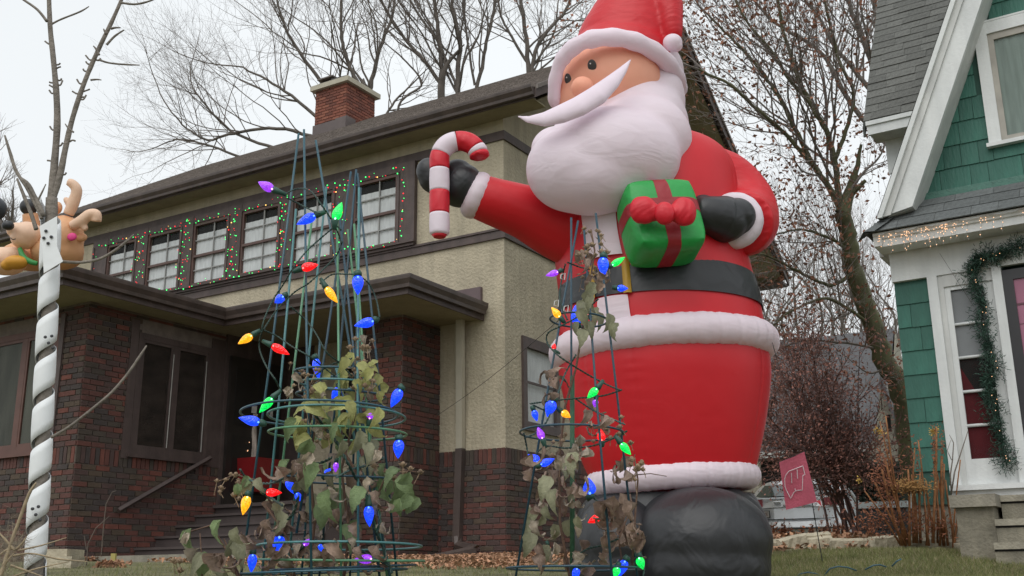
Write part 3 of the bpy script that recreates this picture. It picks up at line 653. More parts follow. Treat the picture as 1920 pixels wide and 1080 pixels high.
# ------------------------------------------------------------------ giant inflatable
def nylon(name, col, rough=.42, wr=.35, trl=.12, sc=(1,1,1)):
    m = mat(name, col, rough, .05, 3, trl=trl)
    nt = m.node_tree; N = nt.nodes; L = nt.links; b = N['Principled BSDF']
    co = N.new('ShaderNodeTexCoord'); mp = N.new('ShaderNodeMapping'); mp.inputs['Scale'].default_value = sc; L.new(co.outputs['Object'], mp.inputs[0])
    n1 = N.new('ShaderNodeTexNoise'); n1.inputs['Scale'].default_value = 5; n1.inputs['Detail'].default_value = 2; n1.inputs['Distortion'].default_value = 1.2
    n2 = N.new('ShaderNodeTexNoise'); n2.inputs['Scale'].default_value = 260; n2.inputs['Detail'].default_value = 1
    L.new(mp.outputs[0], n1.inputs[0]); L.new(co.outputs['Object'], n2.inputs[0])
    a = N.new('ShaderNodeMath'); a.operation = 'MULTIPLY_ADD'; a.inputs[1].default_value = .03; L.new(n2.outputs['Fac'], a.inputs[0]); L.new(n1.outputs['Fac'], a.inputs[2])
    bm = N.new('ShaderNodeBump'); bm.inputs['Strength'].default_value = wr; bm.inputs['Distance'].default_value = .05; L.new(a.outputs[0], bm.inputs['Height']); L.new(bm.outputs[0], b.inputs['Normal'])
    return m
N_red = nylon('red_nylon', (.64,.010,.020), .45, .06)
N_red2 = nylon('red_nylon_rumpled', (.64,.010,.020), .45, .20, sc=(1,1,2.4))
N_wht = nylon('white_nylon', (.90,.80,.88), .5, .12, .25)
N_whtw = nylon('white_nylon_wrinkled', (.90,.80,.88), .5, .15, .25, sc=(.9,.9,2.2))
N_blk = nylon('black_nylon', (.022,.023,.026), .42, .32, .02)
N_skin = nylon('skin_nylon', (.95,.47,.32), .5, .10, .25)
N_yel = nylon('yellow_nylon', (.50,.29,.035), .5, .2)
N_green = nylon('green_nylon', (.02,.36,.07), .42, .4)
N_dred = nylon('dark_red_ribbon', (.34,.018,.028), .45, .4)
N_bow = nylon('bow_nylon', (.68,.012,.03), .42, .6)
SY = 6.05
santa = thing('inflatable_santa', 'giant inflatable Santa in red suit with white beard looming over the yard', 'inflatable', (pl(1250, 1085, SY).x, SY, gz(1, 6)))
def sx(x, y, dy=0): return pl(x, y, SY+dy)
def ring_loft(rings, th0=0, th1=2*math.pi, n=64, off=0.0, dfac=.92, sub=4, closed=True, puck=0, seams=()):
    """body of revolution-like loft: rings = (photo y, left x, right x); horizontal rings, a little flatter in depth"""
    C = []
    for (y, xl, xr) in rings:
        # rings sit level: take the height where the axis crosses
        a, b = sx(xl, y), sx(xr, y); c = (a+b)/2; C.append((c, (b-a).length/2))
    out = []
    for i in range(len(C)-1):
        p0 = C[max(0, i-1)]; p1 = C[i]; p2 = C[i+1]; p3 = C[min(len(C)-1, i+2)]
        for k in range(sub):
            t = k/sub; f = lambda q0, q1, q2, q3: .5*((2*q1)+(q2-q0)*t+(2*q0-5*q1+4*q2-q3)*t*t+(-q0+3*q1-3*q2+q3)*t**3)
            out.append((f(p0[0], p1[0], p2[0], p3[0]), f(p0[1], p1[1], p2[1], p3[1])))
    out.append(C[-1])
    m = MB(); vs = []; nn = n+1
    NO = len(out)
    for i, (c, r) in enumerate(out):
        r += off; e = min(i, NO-1-i)/NO
        for j in range(nn):
            a = th0+(th1-th0)*j/n; q = r
            if puck:
                am = puck*math.exp(-e*14)*(.6+.4*math.sin(a*5+1.3)); q += r*am*(math.sin(a*47+2*math.sin(a*3))+.6*math.sin(a*83+i*.15+math.sin(a*7)*2))
            for s_ in seams:
                d_ = abs((a-s_+math.pi) % (2*math.pi)-math.pi); q -= r*(.006*math.exp(-(d_/.02)**2)+.0022*math.exp(-(d_/.10)**2)*(1+math.sin(i*1.9+s_*9)))
            vs.append(c+Vector((math.cos(a)*q, -math.sin(a)*q*dfac, 0)))
    fs = [(i*nn+j, i*nn+j+1, (i+1)*nn+j+1, (i+1)*nn+j) for i in range(len(out)-1) for j in range(n)]
    m.add(vs, fs); return m, out
def pucker(m, amp, f, seed=0):
    """seam puckers: short radial folds"""
    return m
def blob(name, mats, parts, root, vox=.012, smooth=8):
    """several balls / tubes fused into one inflated skin"""
    m = MB()
    for p in parts: p(m)
    me = m.mesh(name, mats, True); o = bpy.data.objects.new(name, me); COL.objects.link(o)
    r = o.modifiers.new('r', 'REMESH'); r.mode = 'VOXEL'; r.voxel_size = vox; r.use_smooth_shade = True
    s = o.modifiers.new('s', 'SMOOTH'); s.factor = .5; s.iterations = smooth
    dg = bpy.context.evaluated_depsgraph_get(); nm = bpy.data.meshes.new_from_object(o.evaluated_get(dg), depsgraph=dg)
    bpy.data.objects.remove(o)
    inv = WM(root).inverted(); nm.transform(inv); nm.name = name
    nm.polygons.foreach_set('use_smooth', [True]*len(nm.polygons))
    o = bpy.data.objects.new(name, nm); COL.objects.link(o); o.parent = root; return o
def B_(x, y, dy, rx, ry=None, rz=None, rot=None):
    ry = rx if ry is None else ry; rz = rx if rz is None else rz
    c = sx(x, y, dy); k = (SY+dy)/FPX*1.02
    return lambda m: m.ball(c, (rx*k, ry*k, rz*k), 28, 18, rot)
def T_(path, rads, flat=1.0, n=20, sub=5):
    P = [sx(x, y, dy) for (x, y, dy) in path]; k = SY/FPX*1.02
    Pp, Rr = [], []
    for i in range(len(P)-1):
        p0, p1, p2, p3 = P[max(0,i-1)], P[i], P[i+1], P[min(len(P)-1, i+2)]; q0, q1, q2, q3 = rads[max(0,i-1)], rads[i], rads[i+1], rads[min(len(P)-1, i+2)]
        for s_ in range(sub):
            t = s_/sub; f = lambda a, b, c, d: .5*((2*b)+(c-a)*t+(2*a-5*b+4*c-d)*t*t+(-a+3*b-3*c+d)*t**3)
            Pp.append(f(p0,p1,p2,p3)); Rr.append(max(.0015, f(q0,q1,q2,q3)*k))
    Pp.append(P[-1]); Rr.append(rads[-1]*k)
    return lambda m: m.tube(Pp, Rr, n, flat=flat)
def torus_ring(name, m_, y_l, y_r, xl, xr, tr, dfac=.92, wob=.06, seedv=0, n=300, drop=0):
    a, b = sx(xl, y_l), sx(xr, y_r); c = (a+b)/2; r = (b-a).length/2; k = SY/FPX; u = (b-a).normalized()
    P, Rr = [], []
    for j in range(n):
        t = 2*math.pi*j/n; p = c+u*(math.cos(t)*r)+Vector((0, -math.sin(t)*r*dfac, 0)); P.append(p)
        Rr.append(tr*k*(1+wob*(.35*math.sin(9*t+seedv)+.3*math.sin(31*t+seedv*2)+.3*math.sin(57*t+2*math.sin(5*t))+.22*math.sin(91*t+seedv))))
    m = MB(); m.tube(P, Rr, 22, closed=True, up=(0,0,1)); return m.build(name, m_, santa, smooth=True, world=True)

def build_santa():
    s = santa; k = SY/FPX
    # boots
    blob('boot', N_blk, [B_(1318, 1012, -.42, 124, 118, 94), B_(1300, 985, -.05, 118, 120, 72), B_(1366,1005,-.2,74,90,86), B_(1250, 975, .1, 130, 80, 60), B_(1318, 1062, -.42, 120, 116, 80), B_(1310, 978, -.34, 108, 110, 62)], s, .016, 14)
    blob('boot', N_blk, [B_(1158, 1018, -.26, 84, 105, 84), B_(1158, 1060, -.26, 82, 100, 70), B_(1172, 985, .0, 90, 95, 72)], s, .016, 14)
    m, _ = ring_loft([(1075, 1105, 1418), (1040, 1092, 1430), (1000, 1088, 1434), (960, 1094, 1428), (930, 1108, 1412)], n=64, dfac=.8)
    m.build('boot_top', N_blk, s, smooth=True, world=True)
    # trousers
    m, _ = ring_loft([(910, 1116, 1404), (898, 1108, 1410), (860, 1090, 1420), (800, 1072, 1432), (740, 1056, 1440), (700, 1048, 1442), (650, 1046, 1436)], n=360, dfac=.9, sub=8, puck=.0016, seams=(.6, 1.98, 2.5))
    m.build('trousers', N_red, s, smooth=True, world=True)
    torus_ring('boot_trim', N_whtw, 908, 893, 1122, 1398, 25, .9, .05, 1)
    # coat
    coat = [(655, 1050, 1432), (610, 1048, 1428), (565, 1050, 1420), (520, 1044, 1408), (470, 1040, 1396), (420, 1044, 1390), (370, 1058, 1386), (320, 1080, 1374), (285, 1110, 1345), (262, 1160, 1290), (255, 1215, 1235)]
    m, prof = ring_loft(coat, n=360, dfac=.9, sub=6, puck=.0012, seams=(.55, 2.35)); m.build('coat', N_red, s, smooth=True, world=True)
    torus_ring('coat_hem', N_whtw, 664, 646, 1058, 1428, 30, .9, .05, 2.4)
    # belt : a band standing proud of the coat
    belt = [r for r in [(588, 1049, 1424), (565, 1050, 1420), (542, 1051, 1412), (530, 1052, 1408)]]
    m, _ = ring_loft(belt, n=96, off=.012, dfac=.9); m.build('belt', N_blk, s, smooth=True, world=True)
    # white front strip and buckle follow the coat between two angles (front-left)
    def strip(rings, x0f, x1f, off):
        m = MB(); vs = []; n = 10; out = ring_loft(rings, n=8, dfac=.9)[1]; L_ = len(out)
        for i, (c, r) in enumerate(out):
            t = i/(L_-1); xa = x0f[0]+(x0f[1]-x0f[0])*t; xb = x1f[0]+(x1f[1]-x1f[0])*t
            for j in range(n+1):
                px_ = xa+(xb-xa)*j/n      # lateral position -1..1 across the body
                a = math.acos(max(-1, min(1, px_))); bulge = .014*math.sin(math.pi*j/n)
                vs.append(c+Vector((math.cos(a)*(r+off+bulge), -math.sin(a)*(r+off+bulge)*.9, 0)))
        m.add(vs, [(i*(n+1)+j, i*(n+1)+j+1, (i+1)*(n+1)+j+1, (i+1)*(n+1)+j) for i in range(L_-1) for j in range(n)]); return m
    strip([(655, 1050, 1432), (625, 1048, 1428), (592, 1049, 1425)], (-.66, -.66), (-.36, -.40), .014).build('front_trim', N_whtw, s, smooth=True, world=True)
    strip([r for r in coat if 320 <= r[0] <= 530], (-.68, -.84), (-.40, -.46), .012).build('front_trim', N_whtw, s, smooth=True, world=True)
    for (zz, f0, f1) in (([(590,1049,1425),(526,1052,1405)], -.72, -.675), ([(590,1049,1425),(526,1052,1405)], -.43, -.36)):
        strip(zz, (f0, f0), (f1, f1), .020).build('buckle', N_yel, s, smooth=True, world=True)
    # image-left arm reaching out, cuff, glove
    blob('sleeve', N_red, [T_([(1120, 440, -.05), (1050, 425, -.12), (985, 398, -.2), (925, 378, -.26), (893, 366, -.28)], [84, 66, 52, 45, 42])], s, .014, 5)
    # cuff: a fat ring whose plane is square to the arm
    def cuff(c, ax, R_, tr, name='cuff', m_=N_wht, flatk=1.0):
        ax = ax.normalized(); u = ax.orthogonal().normalized(); w = ax.cross(u); P = [c+(u*math.cos(t)+w*math.sin(t))*R_ for t in [2*math.pi*i/48 for i in range(48)]]
        Rr = [tr*(1+.018*math.sin(i*1.9)) for i in range(48)]
        m = MB(); m.tube(P, Rr, 14, closed=True, up=tuple(ax)); return m.build(name, m_, s, smooth=True, world=True)
    ca = sx(893, 366, -.28); cuff(ca, sx(870, 356, -.30)-sx(925, 380, -.26), 27*k, 20*k)
    blob('glove', N_blk, [T_([(885, 362, -.28), (868, 350, -.29), (850, 338, -.29)], [35, 43, 38]), B_(858, 330, -.30, 33, 30, 34), B_(815, 330, -.26, 33, 30, 36), B_(803, 322, -.27, 24, 26, 28), B_(832,345,-.28,28,26,28)], s, .010, 6)
    # image-right arm: shoulder, elbow, forearm towards the viewer
    blob('sleeve', N_red2, [B_(1290, 335, .02, 82, 80, 66), T_([(1290, 330, .0), (1350, 345, .02), (1385, 385, .0), (1395, 415, -.12), (1388, 418, -.30)], [66, 68, 70, 66, 60]), B_(1395, 410, -.1, 60, 60, 64)], s, .015, 10)
    cc = sx(1376, 414, -.36); cuff(cc, Vector((-.35, -1, -.06)), 40*k*.94, 17*k)
    blob('glove', N_blk, [B_(1356, 411, -.44, 49, 44, 46), B_(1378, 412, -.36, 40, 60, 40), T_([(1356, 410, -.46), (1325, 402, -.50), (1302, 396, -.52)], [40, 34, 26]), B_(1318, 382, -.44, 24, 20, 18)], s, .010, 6)
    # head, face, beard
    blob('face', N_skin, [B_(1142, 165, -.10, 108, 108, 100), B_(1095, 175, -.16, 62, 60, 80)], s, .013, 8)
    blob('nose', N_skin, [B_(1092, 164, -.46, 23, 23, 22)], s, .007, 3)
    beard = [B_(1142, 298, -.46, 142, 108, 104), B_(1074, 318, -.50, 94, 84, 86), B_(1112, 334, -.50, 114, 84, 74), B_(1200, 262, -.34, 104, 90, 92), B_(1194, 240, -.10, 104, 105, 98), B_(1225, 195, .02, 64, 88, 88), B_(1165, 255, -.18, 120, 88, 70), B_(1212, 280, -.08, 68, 60, 56), B_(1046,282,-.30,56,50,50), B_(1238,140,.05,48,70,60)]
    blob('beard', N_whtw, beard, s, .016, 34)
    # moustache
    def mous(m):
        P = [sx(x, y, d) for (x, y, d) in [(971, 218, -.72), (990, 224, -.74), (1020, 224, -.77), (1052, 214, -.78), (1085, 200, -.78), (1118, 180, -.76), (1146, 155, -.72), (1167, 132, -.66), (1184, 110, -.58)]]
        rr = [2, 8, 17, 22, 24, 24, 18, 10, 1.5]; k2 = 5.4/FPX
        T_pts = []; 
        m.tube(P, [r*k2 for r in rr], 20, flat=.62, up=(.1,-1,.1))
    blob('moustache', N_wht, [mous], s, .007, 4)
    # eyes on the face
    def eye(x, y, rx, rz, name='eye'):
        # find the face surface by walking towards the camera from the head centre
        dpt = EY[(x, y)]; c = sx(x, y, dpt); n = (-c).normalized(); n = (n + Vector((-.35, 0, .05))).normalized(); rot = n.to_track_quat('Z', 'Y').to_matrix()
        m = MB(); m.ball(c, (rx*k, rz*k, .006), 20, 8, rot); e = m.build(name, mat('eye_black', (.045,.045,.045), .45, .1), s, smooth=True, world=True)
        g = MB(); g.ball(c+n*.007+Vector((-.25*rx*k, 0, .35*rz*k)), 1.6*k, 8, 6); g.build('glint', mat('eye_glint', (.8,.8,.8), .5), e, world=True)
    face = [o for o in s.children if o.name == 'face'][0]
    from mathutils.bvhtree import BVHTree
    Mw = WM(face); me = face.data
    bv = BVHTree.FromPolygons([Mw @ v.co for v in me.vertices], [tuple(p.vertices) for p in me.polygons])
    EY = {}
    for (x, y) in ((1110, 123), (1065, 149)):
        d = ray(x, y).normalized(); hit = bv.ray_cast(Vector((0,0,0)), d); EY[(x, y)] = (hit[0].y-SY-.004) if hit[0] else -.5
    eye(1110, 123, 9, 12); eye(1065, 149, 7, 12)
    # hat and fur band
    hp = [(1168, 128, .08, 108), (1176, 90, .08, 104), (1186, 52, .07, 92), (1198, 18, .05, 76), (1212, -8, .02, 58), (1230, -18, -.06, 44), (1246, -8, -.12, 35), (1255, 14, -.16, 29), (1259, 42, -.18, 24), (1262, 68, -.18, 20)]
    hat = []
    for q0, q1 in zip(hp, hp[1:]):
        for t in (0, .2, .4, .6, .8): hat.append(B_(*[q0[i]+(q1[i]-q0[i])*t for i in range(4)]))
    hat.append(B_(1165, 120, .06, 112, 112, 84))
    blob('hat', N_red2, hat, s, .013, 12)
    P = [(1041, 190, -.20), (1041, 150, -.30), (1055, 110, -.38), (1090, 80, -.46), (1138, 70, -.48), (1188, 77, -.44), (1232, 100, -.32), (1260, 130, -.16), (1273, 162, .06), (1262, 170, .30), (1210, 160, .46), (1140, 150, .46), (1080, 160, .24), (1052, 178, -.04)]
    pp = [sx(*q) for q in P]; out = []
    for i in range(len(pp)):
        p0, p1, p2, p3 = pp[i-1], pp[i], pp[(i+1) % len(pp)], pp[(i+2) % len(pp)]
        for q in range(6):
            t = q/6; out.append(.5*((2*p1)+(p2-p0)*t+(2*p0-5*p1+4*p2-p3)*t*t+(-p0+3*p1-3*p2+p3)*t**3))
    m = MB(); m.tube(out, [.054*(1+.06*math.sin(i*1.3))*(.74 if i < 12 or i > 78 else .9 if i < 20 else 1) for i in range(len(out))], 16, closed=True, up=(0,0,1)); m.build('hat_trim', N_whtw, s, smooth=True, world=True)
    blob('pompom', N_wht, [B_(1261, 80, -.24, 20, 19, 18), B_(1268, 86, -.24, 13, 13, 12)], s, .006, 4)
build_santa()
# candy cane held in the glove
cane = thing('inflatable_candy_cane', 'red and white striped inflatable candy cane held up by the black glove', 'candy cane', sx(824, 435, -.42))
def build_cane():
    dy = -.42; k = (SY+dy)/FPX*1.02; P = []
    for i in range(24): P.append((824, 437-(437-300)*i/23))
    for i in range(1, 30):
        a = math.pi*(1-i/29.0*.97); P.append((862+38*math.cos(a), 300-36*math.sin(a)))
    pts = [sx(x, y, dy) for x, y in P]; L_ = [0]
    for a, b in zip(pts, pts[1:]): L_.append(L_[-1]+(b-a).length)
    cuts = [(437, 404), (404, 362), (362, 319), (319, 288)]
    yl = lambda y: next(L_[i] for i in range(len(P)) if P[i][1] <= y+.01)
    b = [0, yl(404), yl(362), yl(320), yl(292)]; tot = L_[-1]; rem = tot-b[-1]; b += [b[4]+rem*.40, b[4]+rem*.80, tot-.03, tot]
    cols = ['w','r','w','r','w','r','w','r']; n = 22
    def pos(l):
        for i in range(len(L_)-1):
            if L_[i+1] >= l: t = (l-L_[i])/(L_[i+1]-L_[i]+1e-9); return pts[i].lerp(pts[i+1], t)
        return pts[-1]
    for q in range(8):
        m = MB(); ns = max(3, int((b[q+1]-b[q])/.012)); C = [pos(b[q]+(b[q+1]-b[q])*j/ns) for j in range(ns+1)]
        Rr = [19.2*k*(1+.04*math.sin(math.pi*j/ns)) for j in range(ns+1)]
        if q == 0: C = [C[0]-Vector((0,0,.012)), C[0]-Vector((0,0,.006))]+C; Rr = [14*k, 18*k]+Rr
        if q == 7: Rr[-1] = 15*k
        m.tube(C, Rr, n, up=(0,-1,0)); m.build('stripe', N_wht if cols[q] == 'w' else N_bow, cane, smooth=True, world=True)
    m = MB(); m.tube([pts[0]-Vector((0,0,.026)), pts[0]-Vector((0,0,.012))], [11*k, 15*k], n); m.build('end_cap', N_bow, cane, world=True, smooth=True)
build_cane()
# present
gift = thing('inflatable_gift', 'green inflatable present with red ribbon and bow held by the black glove', 'gift', sx(1237, 505, -.62))
def build_gift():
    c = sx(1238, 419, -.62); k = 5.45/FPX; A, Bq, Cq = 74*k, 56*k, 80*k
    rot = Matrix.Rotation(R(10), 3, 'Z') @ Matrix.Rotation(R(-6), 3, 'Y') @ Matrix.Rotation(R(-14), 3, 'X')
    N_ = 40
    def sp(u, v, f):   # cube sphere -> pillow box with pinched corners
        d = {0: Vector((u,-1,v)), 1: Vector((u,1,v)), 2: Vector((-1,u,v)), 3: Vector((1,u,v)), 4: Vector((u,v,1)), 5: Vector((u,v,-1))}[f]
        p = 4.6; q = (abs(d.x)**p+abs(d.y)**p+abs(d.z)**p)**(1/p); s_ = d/q
        cor = (abs(d.x)*abs(d.y)*abs(d.z))**3
        return Vector((s_.x*A, s_.y*Bq, s_.z*Cq))*(1+.05*cor)
    g = MB(); rb = MB(); w = .22
    for f in range(6):
        for i in range(N_):
            for j in range(N_):
                u0, u1, v0, v1 = -1+2*i/N_, -1+2*(i+1)/N_, -1+2*j/N_, -1+2*(j+1)/N_; um, vm = (u0+u1)/2, (v0+v1)/2
                isr = (f in (0,1) and (abs(um) < w or abs(vm-.12) < w*.8)) or (f in (2,3) and abs(vm-.12) < w*.8) or (f in (4,5) and abs(um) < w)
                m = rb if isr else g; e = 1.008 if isr else 1.0
                m.add([rot @ (sp(a, b, f)*e)+c for a, b in ((u0,v0),(u1,v0),(u1,v1),(u0,v1))], [(0,1,2,3)])
    for m, nm, mt in ((g, 'box', N_green), (rb, 'ribbon', N_dred)):
        me = m.mesh(nm, mt, True); bm_ = __import__('bmesh').new(); bm_.from_mesh(me); __import__('bmesh').ops.remove_doubles(bm_, verts=bm_.verts, dist=.0002); __import__('bmesh').ops.recalc_face_normals(bm_, faces=bm_.faces); bm_.to_mesh(me); bm_.free()
        me.transform(WM(gift).inverted()); me.polygons.foreach_set('use_smooth', [True]*len(me.polygons)); o = bpy.data.objects.new(nm, me); COL.objects.link(o); o.parent = gift
    dy = -.87
    def bt(x, y, d, r, z, rx): 
        cc = sx(x, y, dy+d); return lambda m: m.ball(cc, (rx*k, 15*k, z*k), 18, 12)
    blob('bow', N_bow, [bt(1208, 394, 0, 0, 28, 25), bt(1200, 394, 0, 0, 27, 20), bt(1226, 398, 0, 0, 18, 14)], gift, .007, 3)
    blob('bow', N_bow, [bt(1281, 397, 0, 0, 29, 24), bt(1289, 397, 0, 0, 27, 17), bt(1266, 399, 0, 0, 18, 14)], gift, .007, 3)
    blob('knot', N_bow, [bt(1246, 400, -.03, 0, 23, 20)], gift, .007, 3)
build_gift()
# ------------------------------------------------------------------ wire cages, coloured lights, vines
def wiremat(name, c): return mat(name, c, .38, .12, 20, .1, 90, spec=.6)
WB_ = wiremat('teal_wire', (.022,.085,.115)); WT_ = wiremat('pale_teal_wire', (.07,.21,.22)); WG_ = wiremat('mint_wire', (.10,.27,.15)); WD_ = wiremat('navy_teal_wire', (.012,.055,.085))
def cage(name, label, m, legs, rings, base, group='wire plant cages', rad=.0036, D=3.08):
    t = thing(name, label, 'plant cage', base, group=group)
    for (x0, y0, d0, x1, y1, d1) in legs:
        b = MB(); p0, p1 = vat(x0, y0, D+d0), vat(x1, y1, D+d1); mid = (p0+p1)/2+Vector((rng.uniform(-.004,.004), 0, 0)); b.tube([p0, mid, p1], rad, 7); b.build('leg', m, t, smooth=True, world=True)
    for (cx, cy, hw, d) in rings:
        c = vat(cx, cy, D+d); r = hw*(D+d)/FPX; b = MB(); b.tube([c+Vector((math.cos(a)*r, math.sin(a)*r, .006*math.sin(a*1+cx))) for a in [2*math.pi*i/56 for i in range(56)]], rad*.92, 7, closed=True); b.build('ring', m, t, smooth=True, world=True)
    return t
cage('wire_cage', 'dark teal upside-down wire cage whose leg tips reach highest of all', WB_,
     [(570,243,.0,585,1120,-.22), (560,250,.02,449,1100,.02), (592,263,.0,737,1120,.02), (547,300,.06,640,1110,.22) if False else (600,640,.1,562,1120,.2)],
     [(600,777,146,0), (605,1072,152,0), (622,697,70,.02)], vat(600, 1140, 3.08))
cage('wire_cage', 'navy teal wire cage with leg tips crossing right of the tallest ones', WD_,
     [(658,322,.05,556,1000,-.12), (668,318,.04,596,1110,.1), (670,325,.04,748,1120,.12), (676,352,.06,655,1120,.2), (634,380,-.02,716,1120,-.1)],
     [(640,742,84,.03), (640,900,118,.03), (642,1064,132,.03)], vat(650, 1140, 3.12))
cage('wire_cage', 'pale teal wire plant cage nested in the middle with three shorter leg tips', WT_,
     [(555,392,.0,487,1120,.02), (612,350,.03,535,1120,.15), (673,352,-.03,672,1120,-.17), (630,690,.0,742,1120,.08)],
     [(632,782,128,.01), (638,1024,148,.01), (634,720,72,.01)], vat(640, 1140, 3.10))
cage('wire_cage', 'mint green wire plant cage, the palest of the nested group', WG_,
     [(585,410,.03,500,1120,.05), (632,400,.0,640,1120,-.12), (652,430,.05,730,1120,.1), (664,420,.04,715,1120,.02)],
     [(634,813,128,.03), (640,1050,150,.03)], vat(640, 1150, 3.15))
cage('wire_cage', 'single navy wire plant cage standing in front of the inflatable', WD_,
     [(1084,414,.03,962,1110,.0), (1071,408,.03,1072,1110,.2), (1117,400,.0,1198,1110,.0), (1078,520,.0,1073,900,.12) if False else (1095,430,.05,1150,1110,-.2)],
     [(1072,812,97,.02), (1078,1066,124,.02), (1085,600,55,.02)], vat(1080, 1130, 3.1), rad=.0035)
st = MB(); st.tube([vat(1073,705,3.1), vat(1073,1130,3.1)], .0070, 8); st.build('stake', mat('green_stake', (.03,.10,.05), .6, .2, 20, .2), None, smooth=True)
o = bpy.data.objects['stake']; tag(o, 'green plastic coated stake standing inside the single navy cage', 'stake')

M_cable = mat('green_cable', (.014,.045,.034), .5, .1, 20); M_sock = mat('green_socket', (.020,.075,.055), .45, .1, 20); M_cable2 = mat('faded_cable', (.055,.10,.095), .6, .15, 30)
def bulbmat(name, c, e, s_):
    m = mat(name, c, .12, .02, 4, emit=s_, ecol=e, spec=.8)
    N = m.node_tree.nodes; L = m.node_tree.links; b = N['Principled BSDF']
    v = N.new('ShaderNodeTexVoronoi'); v.inputs['Scale'].default_value = 190; co = N.new('ShaderNodeTexCoord'); L.new(co.outputs['Object'], v.inputs['Vector'])
    bm = N.new('ShaderNodeBump'); bm.inputs['Strength'].default_value = .7; bm.inputs['Distance'].default_value = .003; L.new(v.outputs['Distance'], bm.inputs['Height']); L.new(bm.outputs[0], b.inputs['Normal'])
    mr = N.new('ShaderNodeMapRange'); mr.inputs[1].default_value = 0; mr.inputs[2].default_value = .7; mr.inputs[3].default_value = s_*.35; mr.inputs[4].default_value = s_*1.4
    L.new(v.outputs['Distance'], mr.inputs[0]); L.new(mr.outputs[0], b.inputs['Emission Strength']); return m
BM = {'b': bulbmat('blue_bulb', (.005,.03,.5), (.004,.055,1), .95), 'g': bulbmat('green_bulb', (.0,.35,.04), (0,.85,.10), .85), 'r': bulbmat('red_bulb', (.5,.0,.0), (1,.004,.008), .95),
      'y': bulbmat('amber_bulb', (.6,.25,.0), (1,.38,.01), .95), 'p': bulbmat('purple_bulb', (.2,.03,.45), (.32,.04,.85), .75)}
GL = {'b': mat('blue_glow', (.1,.3,1), emit=1.5, ecol=(.15,.35,1)), 'g': mat('green_glow', (.4,1,.6), emit=2.2, ecol=(.3,1,.55)), 'r': mat('red_glow', (1,.3,.3), emit=1.5, ecol=(1,.2,.2)), 'y': mat('amber_glow', (1,.8,.4), emit=2.2, ecol=(1,.75,.25)), 'p': mat('purple_glow', (.9,.5,1), emit=2.2, ecol=(.85,.35,1))}
CN = {'b': 'blue', 'g': 'green', 'r': 'red', 'y': 'amber', 'p': 'purple'}
def bulb(root, c, p0, p1, sock, D, r=None, dd0=0, dd1=0):
    """faceted strawberry-shaped lamp from its base p0 to its tip p1 (photo points), with the socket behind"""
    a, b = vat(*p0, D+dd0), vat(*p1, D+dd1); L_ = (b-a).length; ax = (b-a).normalized(); R_ = (r or 11)*.9*D/FPX
    prof = [(0,.55),(.08,.80),(.22,.98),(.36,1),(.52,.88),(.68,.66),(.82,.42),(.93,.20),(1,.02)]
    m = MB(); m.tube([a+ax*L_*t for t, _ in prof], [R_*q for _, q in prof], 14); lo = m.build('bulb', BM[c], root, smooth=True, world=True)
    g = MB(); g.ball(a+ax*L_*.04-(a.normalized())*R_*.9, R_*.20, 8, 6); g.build('diode', GL[c], lo, world=True)
    s0 = vat(*sock, D+dd0); sx_ = (s0-a); sx_ = sx_.normalized() if sx_.length > 1e-5 else -ax
    m = MB(); m.tube([a-ax*.001, a-ax*.004+sx_*.004, a+sx_*.016, s0+sx_*.004], [R_*.72, R_*.76, R_*.62, R_*.42], 10); m.build('socket', M_sock, root, smooth=True, world=True)
def cable(root, pts, D, m=None, r=.0016, twist=.024, name='cable', dd=None):
    P = [vat(x, y, D+(dd[i] if dd else .04*math.sin(i*1.7))) for i, (x, y) in enumerate(pts)]; out = []
    for i in range(len(P)-1):
        p0, p1, p2, p3 = P[max(0,i-1)], P[i], P[i+1], P[min(len(P)-1, i+2)]; n = max(3, int((p2-p1).length/.006))
        for q in range(n):
            t = q/n; out.append(.5*((2*p1)+(p2-p0)*t+(2*p0-5*p1+4*p2-p3)*t*t+(-p0+3*p1-3*p2+p3)*t**3))
    out.append(P[-1]); b = MB(); l = 0; S0, S1 = [], []
    for i, p in enumerate(out):
        d = (out[min(i+1, len(out)-1)]-out[max(0, i-1)]).normalized(); u = d.cross(Vector((0,1,0))).normalized(); w = d.cross(u)
        if i: l += (p-out[i-1]).length
        a = l/twist*2*math.pi; o_ = (u*math.cos(a)+w*math.sin(a))*r*.95; S0.append(p+o_); S1.append(p-o_)
    b.tube(S0, r, 5); b.tube(S1, r, 5); b.build(name, m or M_cable, root, smooth=True, world=True)

